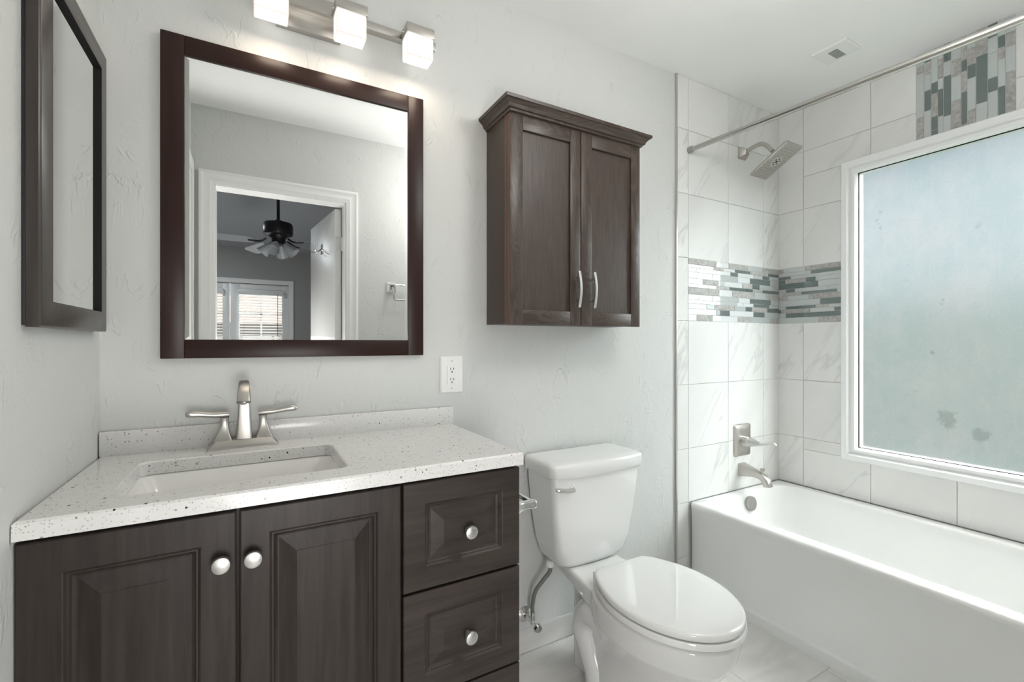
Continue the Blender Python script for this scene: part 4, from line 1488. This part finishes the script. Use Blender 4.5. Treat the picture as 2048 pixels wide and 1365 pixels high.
def hring(dist, hx, hy, bul=0.0):
    pts = rrect(0, 0, hx, hy, 0.006, 4)
    return [HC + nd * dist + e1 * x * (1 + bul * (1 - (yv / hy) ** 2)) + e2 * yv for x, yv in pts]


loft(bm, [hring(-0.034, 0.014, 0.014), hring(-0.026, 0.017, 0.018), hring(-0.018, 0.030, 0.045), hring(-0.010, 0.062, 0.098), hring(-0.004, 0.0665, 0.105), hring(0.001, 0.0665, 0.105), hring(0.002, 0.0650, 0.1035), hring(0.0022, 0.05, 0.09)])
hd_ = obj('head', bm, 'brushed_nickel', sh_, angle=30)
bm = bmesh.new()
for i in range(13):
    for j in range(7):
        yv, x = (i - 6) * 0.0145, (j - 3) * 0.0145 + (0.00725 if i % 2 else -0.0036)
        if (x / 0.030) ** 2 + (yv / 0.034) ** 2 < 1 or abs(x) > 0.056 or (x / 0.060) ** 2 + (yv / 0.095) ** 2 > 1.0:
            continue
        lathe(bm, HC + nd * 0.002 + e1 * x + e2 * yv, nd, [(0.0022, 0), (0.0016, 0.0018)], 8)
obj('nozzles', bm, 'vent_grey', hd_)
bm = bmesh.new()
lathe(bm, HC + nd * 0.002, nd, [(0.030, 0.0), (0.030, 0.0018), (0.028, 0.0022)], 32)
fc = obj('spray_disc', bm, 'satin_steel', hd_)
bm = bmesh.new()
lathe(bm, HC + nd * 0.0041, nd, [(0.007, 0), (0.006, 0.001)], 20)
for k in range(6):
    a = R(60 * k + 30)
    lathe(bm, HC + nd * 0.0041 + e1 * math.cos(a) * 0.017 + e2 * math.sin(a) * 0.017, nd, [(0.0042, 0), (0.0036, 0.0006)], 12)
obj('jets', bm, 'slot_black', fc)

# shower rod ------------------------------------------------------------------
rod = thing('shower_rod', 'grey metal tension rod across the tub alcove', 'shower rod', (2.2, -0.74, 2.097))
r0, r1 = Vector((2.1465, -0.0085, 2.097)), Vector((2.258, YD + 0.0085, 2.097))
dv = (r1 - r0)
dr_ = dv.normalized()
bm = bmesh.new()
tube(bm, [r0 + dr_ * 0.01, r0 + dv * 0.24], 0.0112, 20)
obj('inner_tube', bm, 'rod_metal', rod)
bm = bmesh.new()
tube(bm, [r0 + dv * 0.235, r1 - dr_ * 0.01], 0.0130, 20)
obj('outer_tube', bm, 'rod_metal', rod)
for p, d in ((r0, dr_), (r1, -dr_)):
    bm = bmesh.new()
    lathe(bm, p + d * 0.0004, d, [(0.0155, 0), (0.0155, 0.018), (0.0135, 0.022)], 22)
    obj('end_cap', bm, 'vent_grey', rod)

# ceiling exhaust vent ----------------------------------------------------------
vt = thing('ceiling_vent', 'square white exhaust vent on the ceiling near the tub', 'vent', (2.533, -0.462, ZC))
bm = bmesh.new()
dn = lambda u_, v_, d_: Vector((u_, v_, ZC - d_))
rect_rings(bm, 2.468, 2.600, -0.530, -0.396, [(0, 0.0003), (0, 0.005), (0.003, 0.0075)], dn, False, True)
obj('cover', bm, 'plastic_white', vt)
bm = bmesh.new()
rect_rings(bm, 2.506, 2.581, -0.478, -0.441, [(0, 0.007), (0, 0.0082)], dn, False, True)
for k in range(4):
    xk = 2.513 + k * 0.0
obj('grille', bm, 'vent_grey', vt)
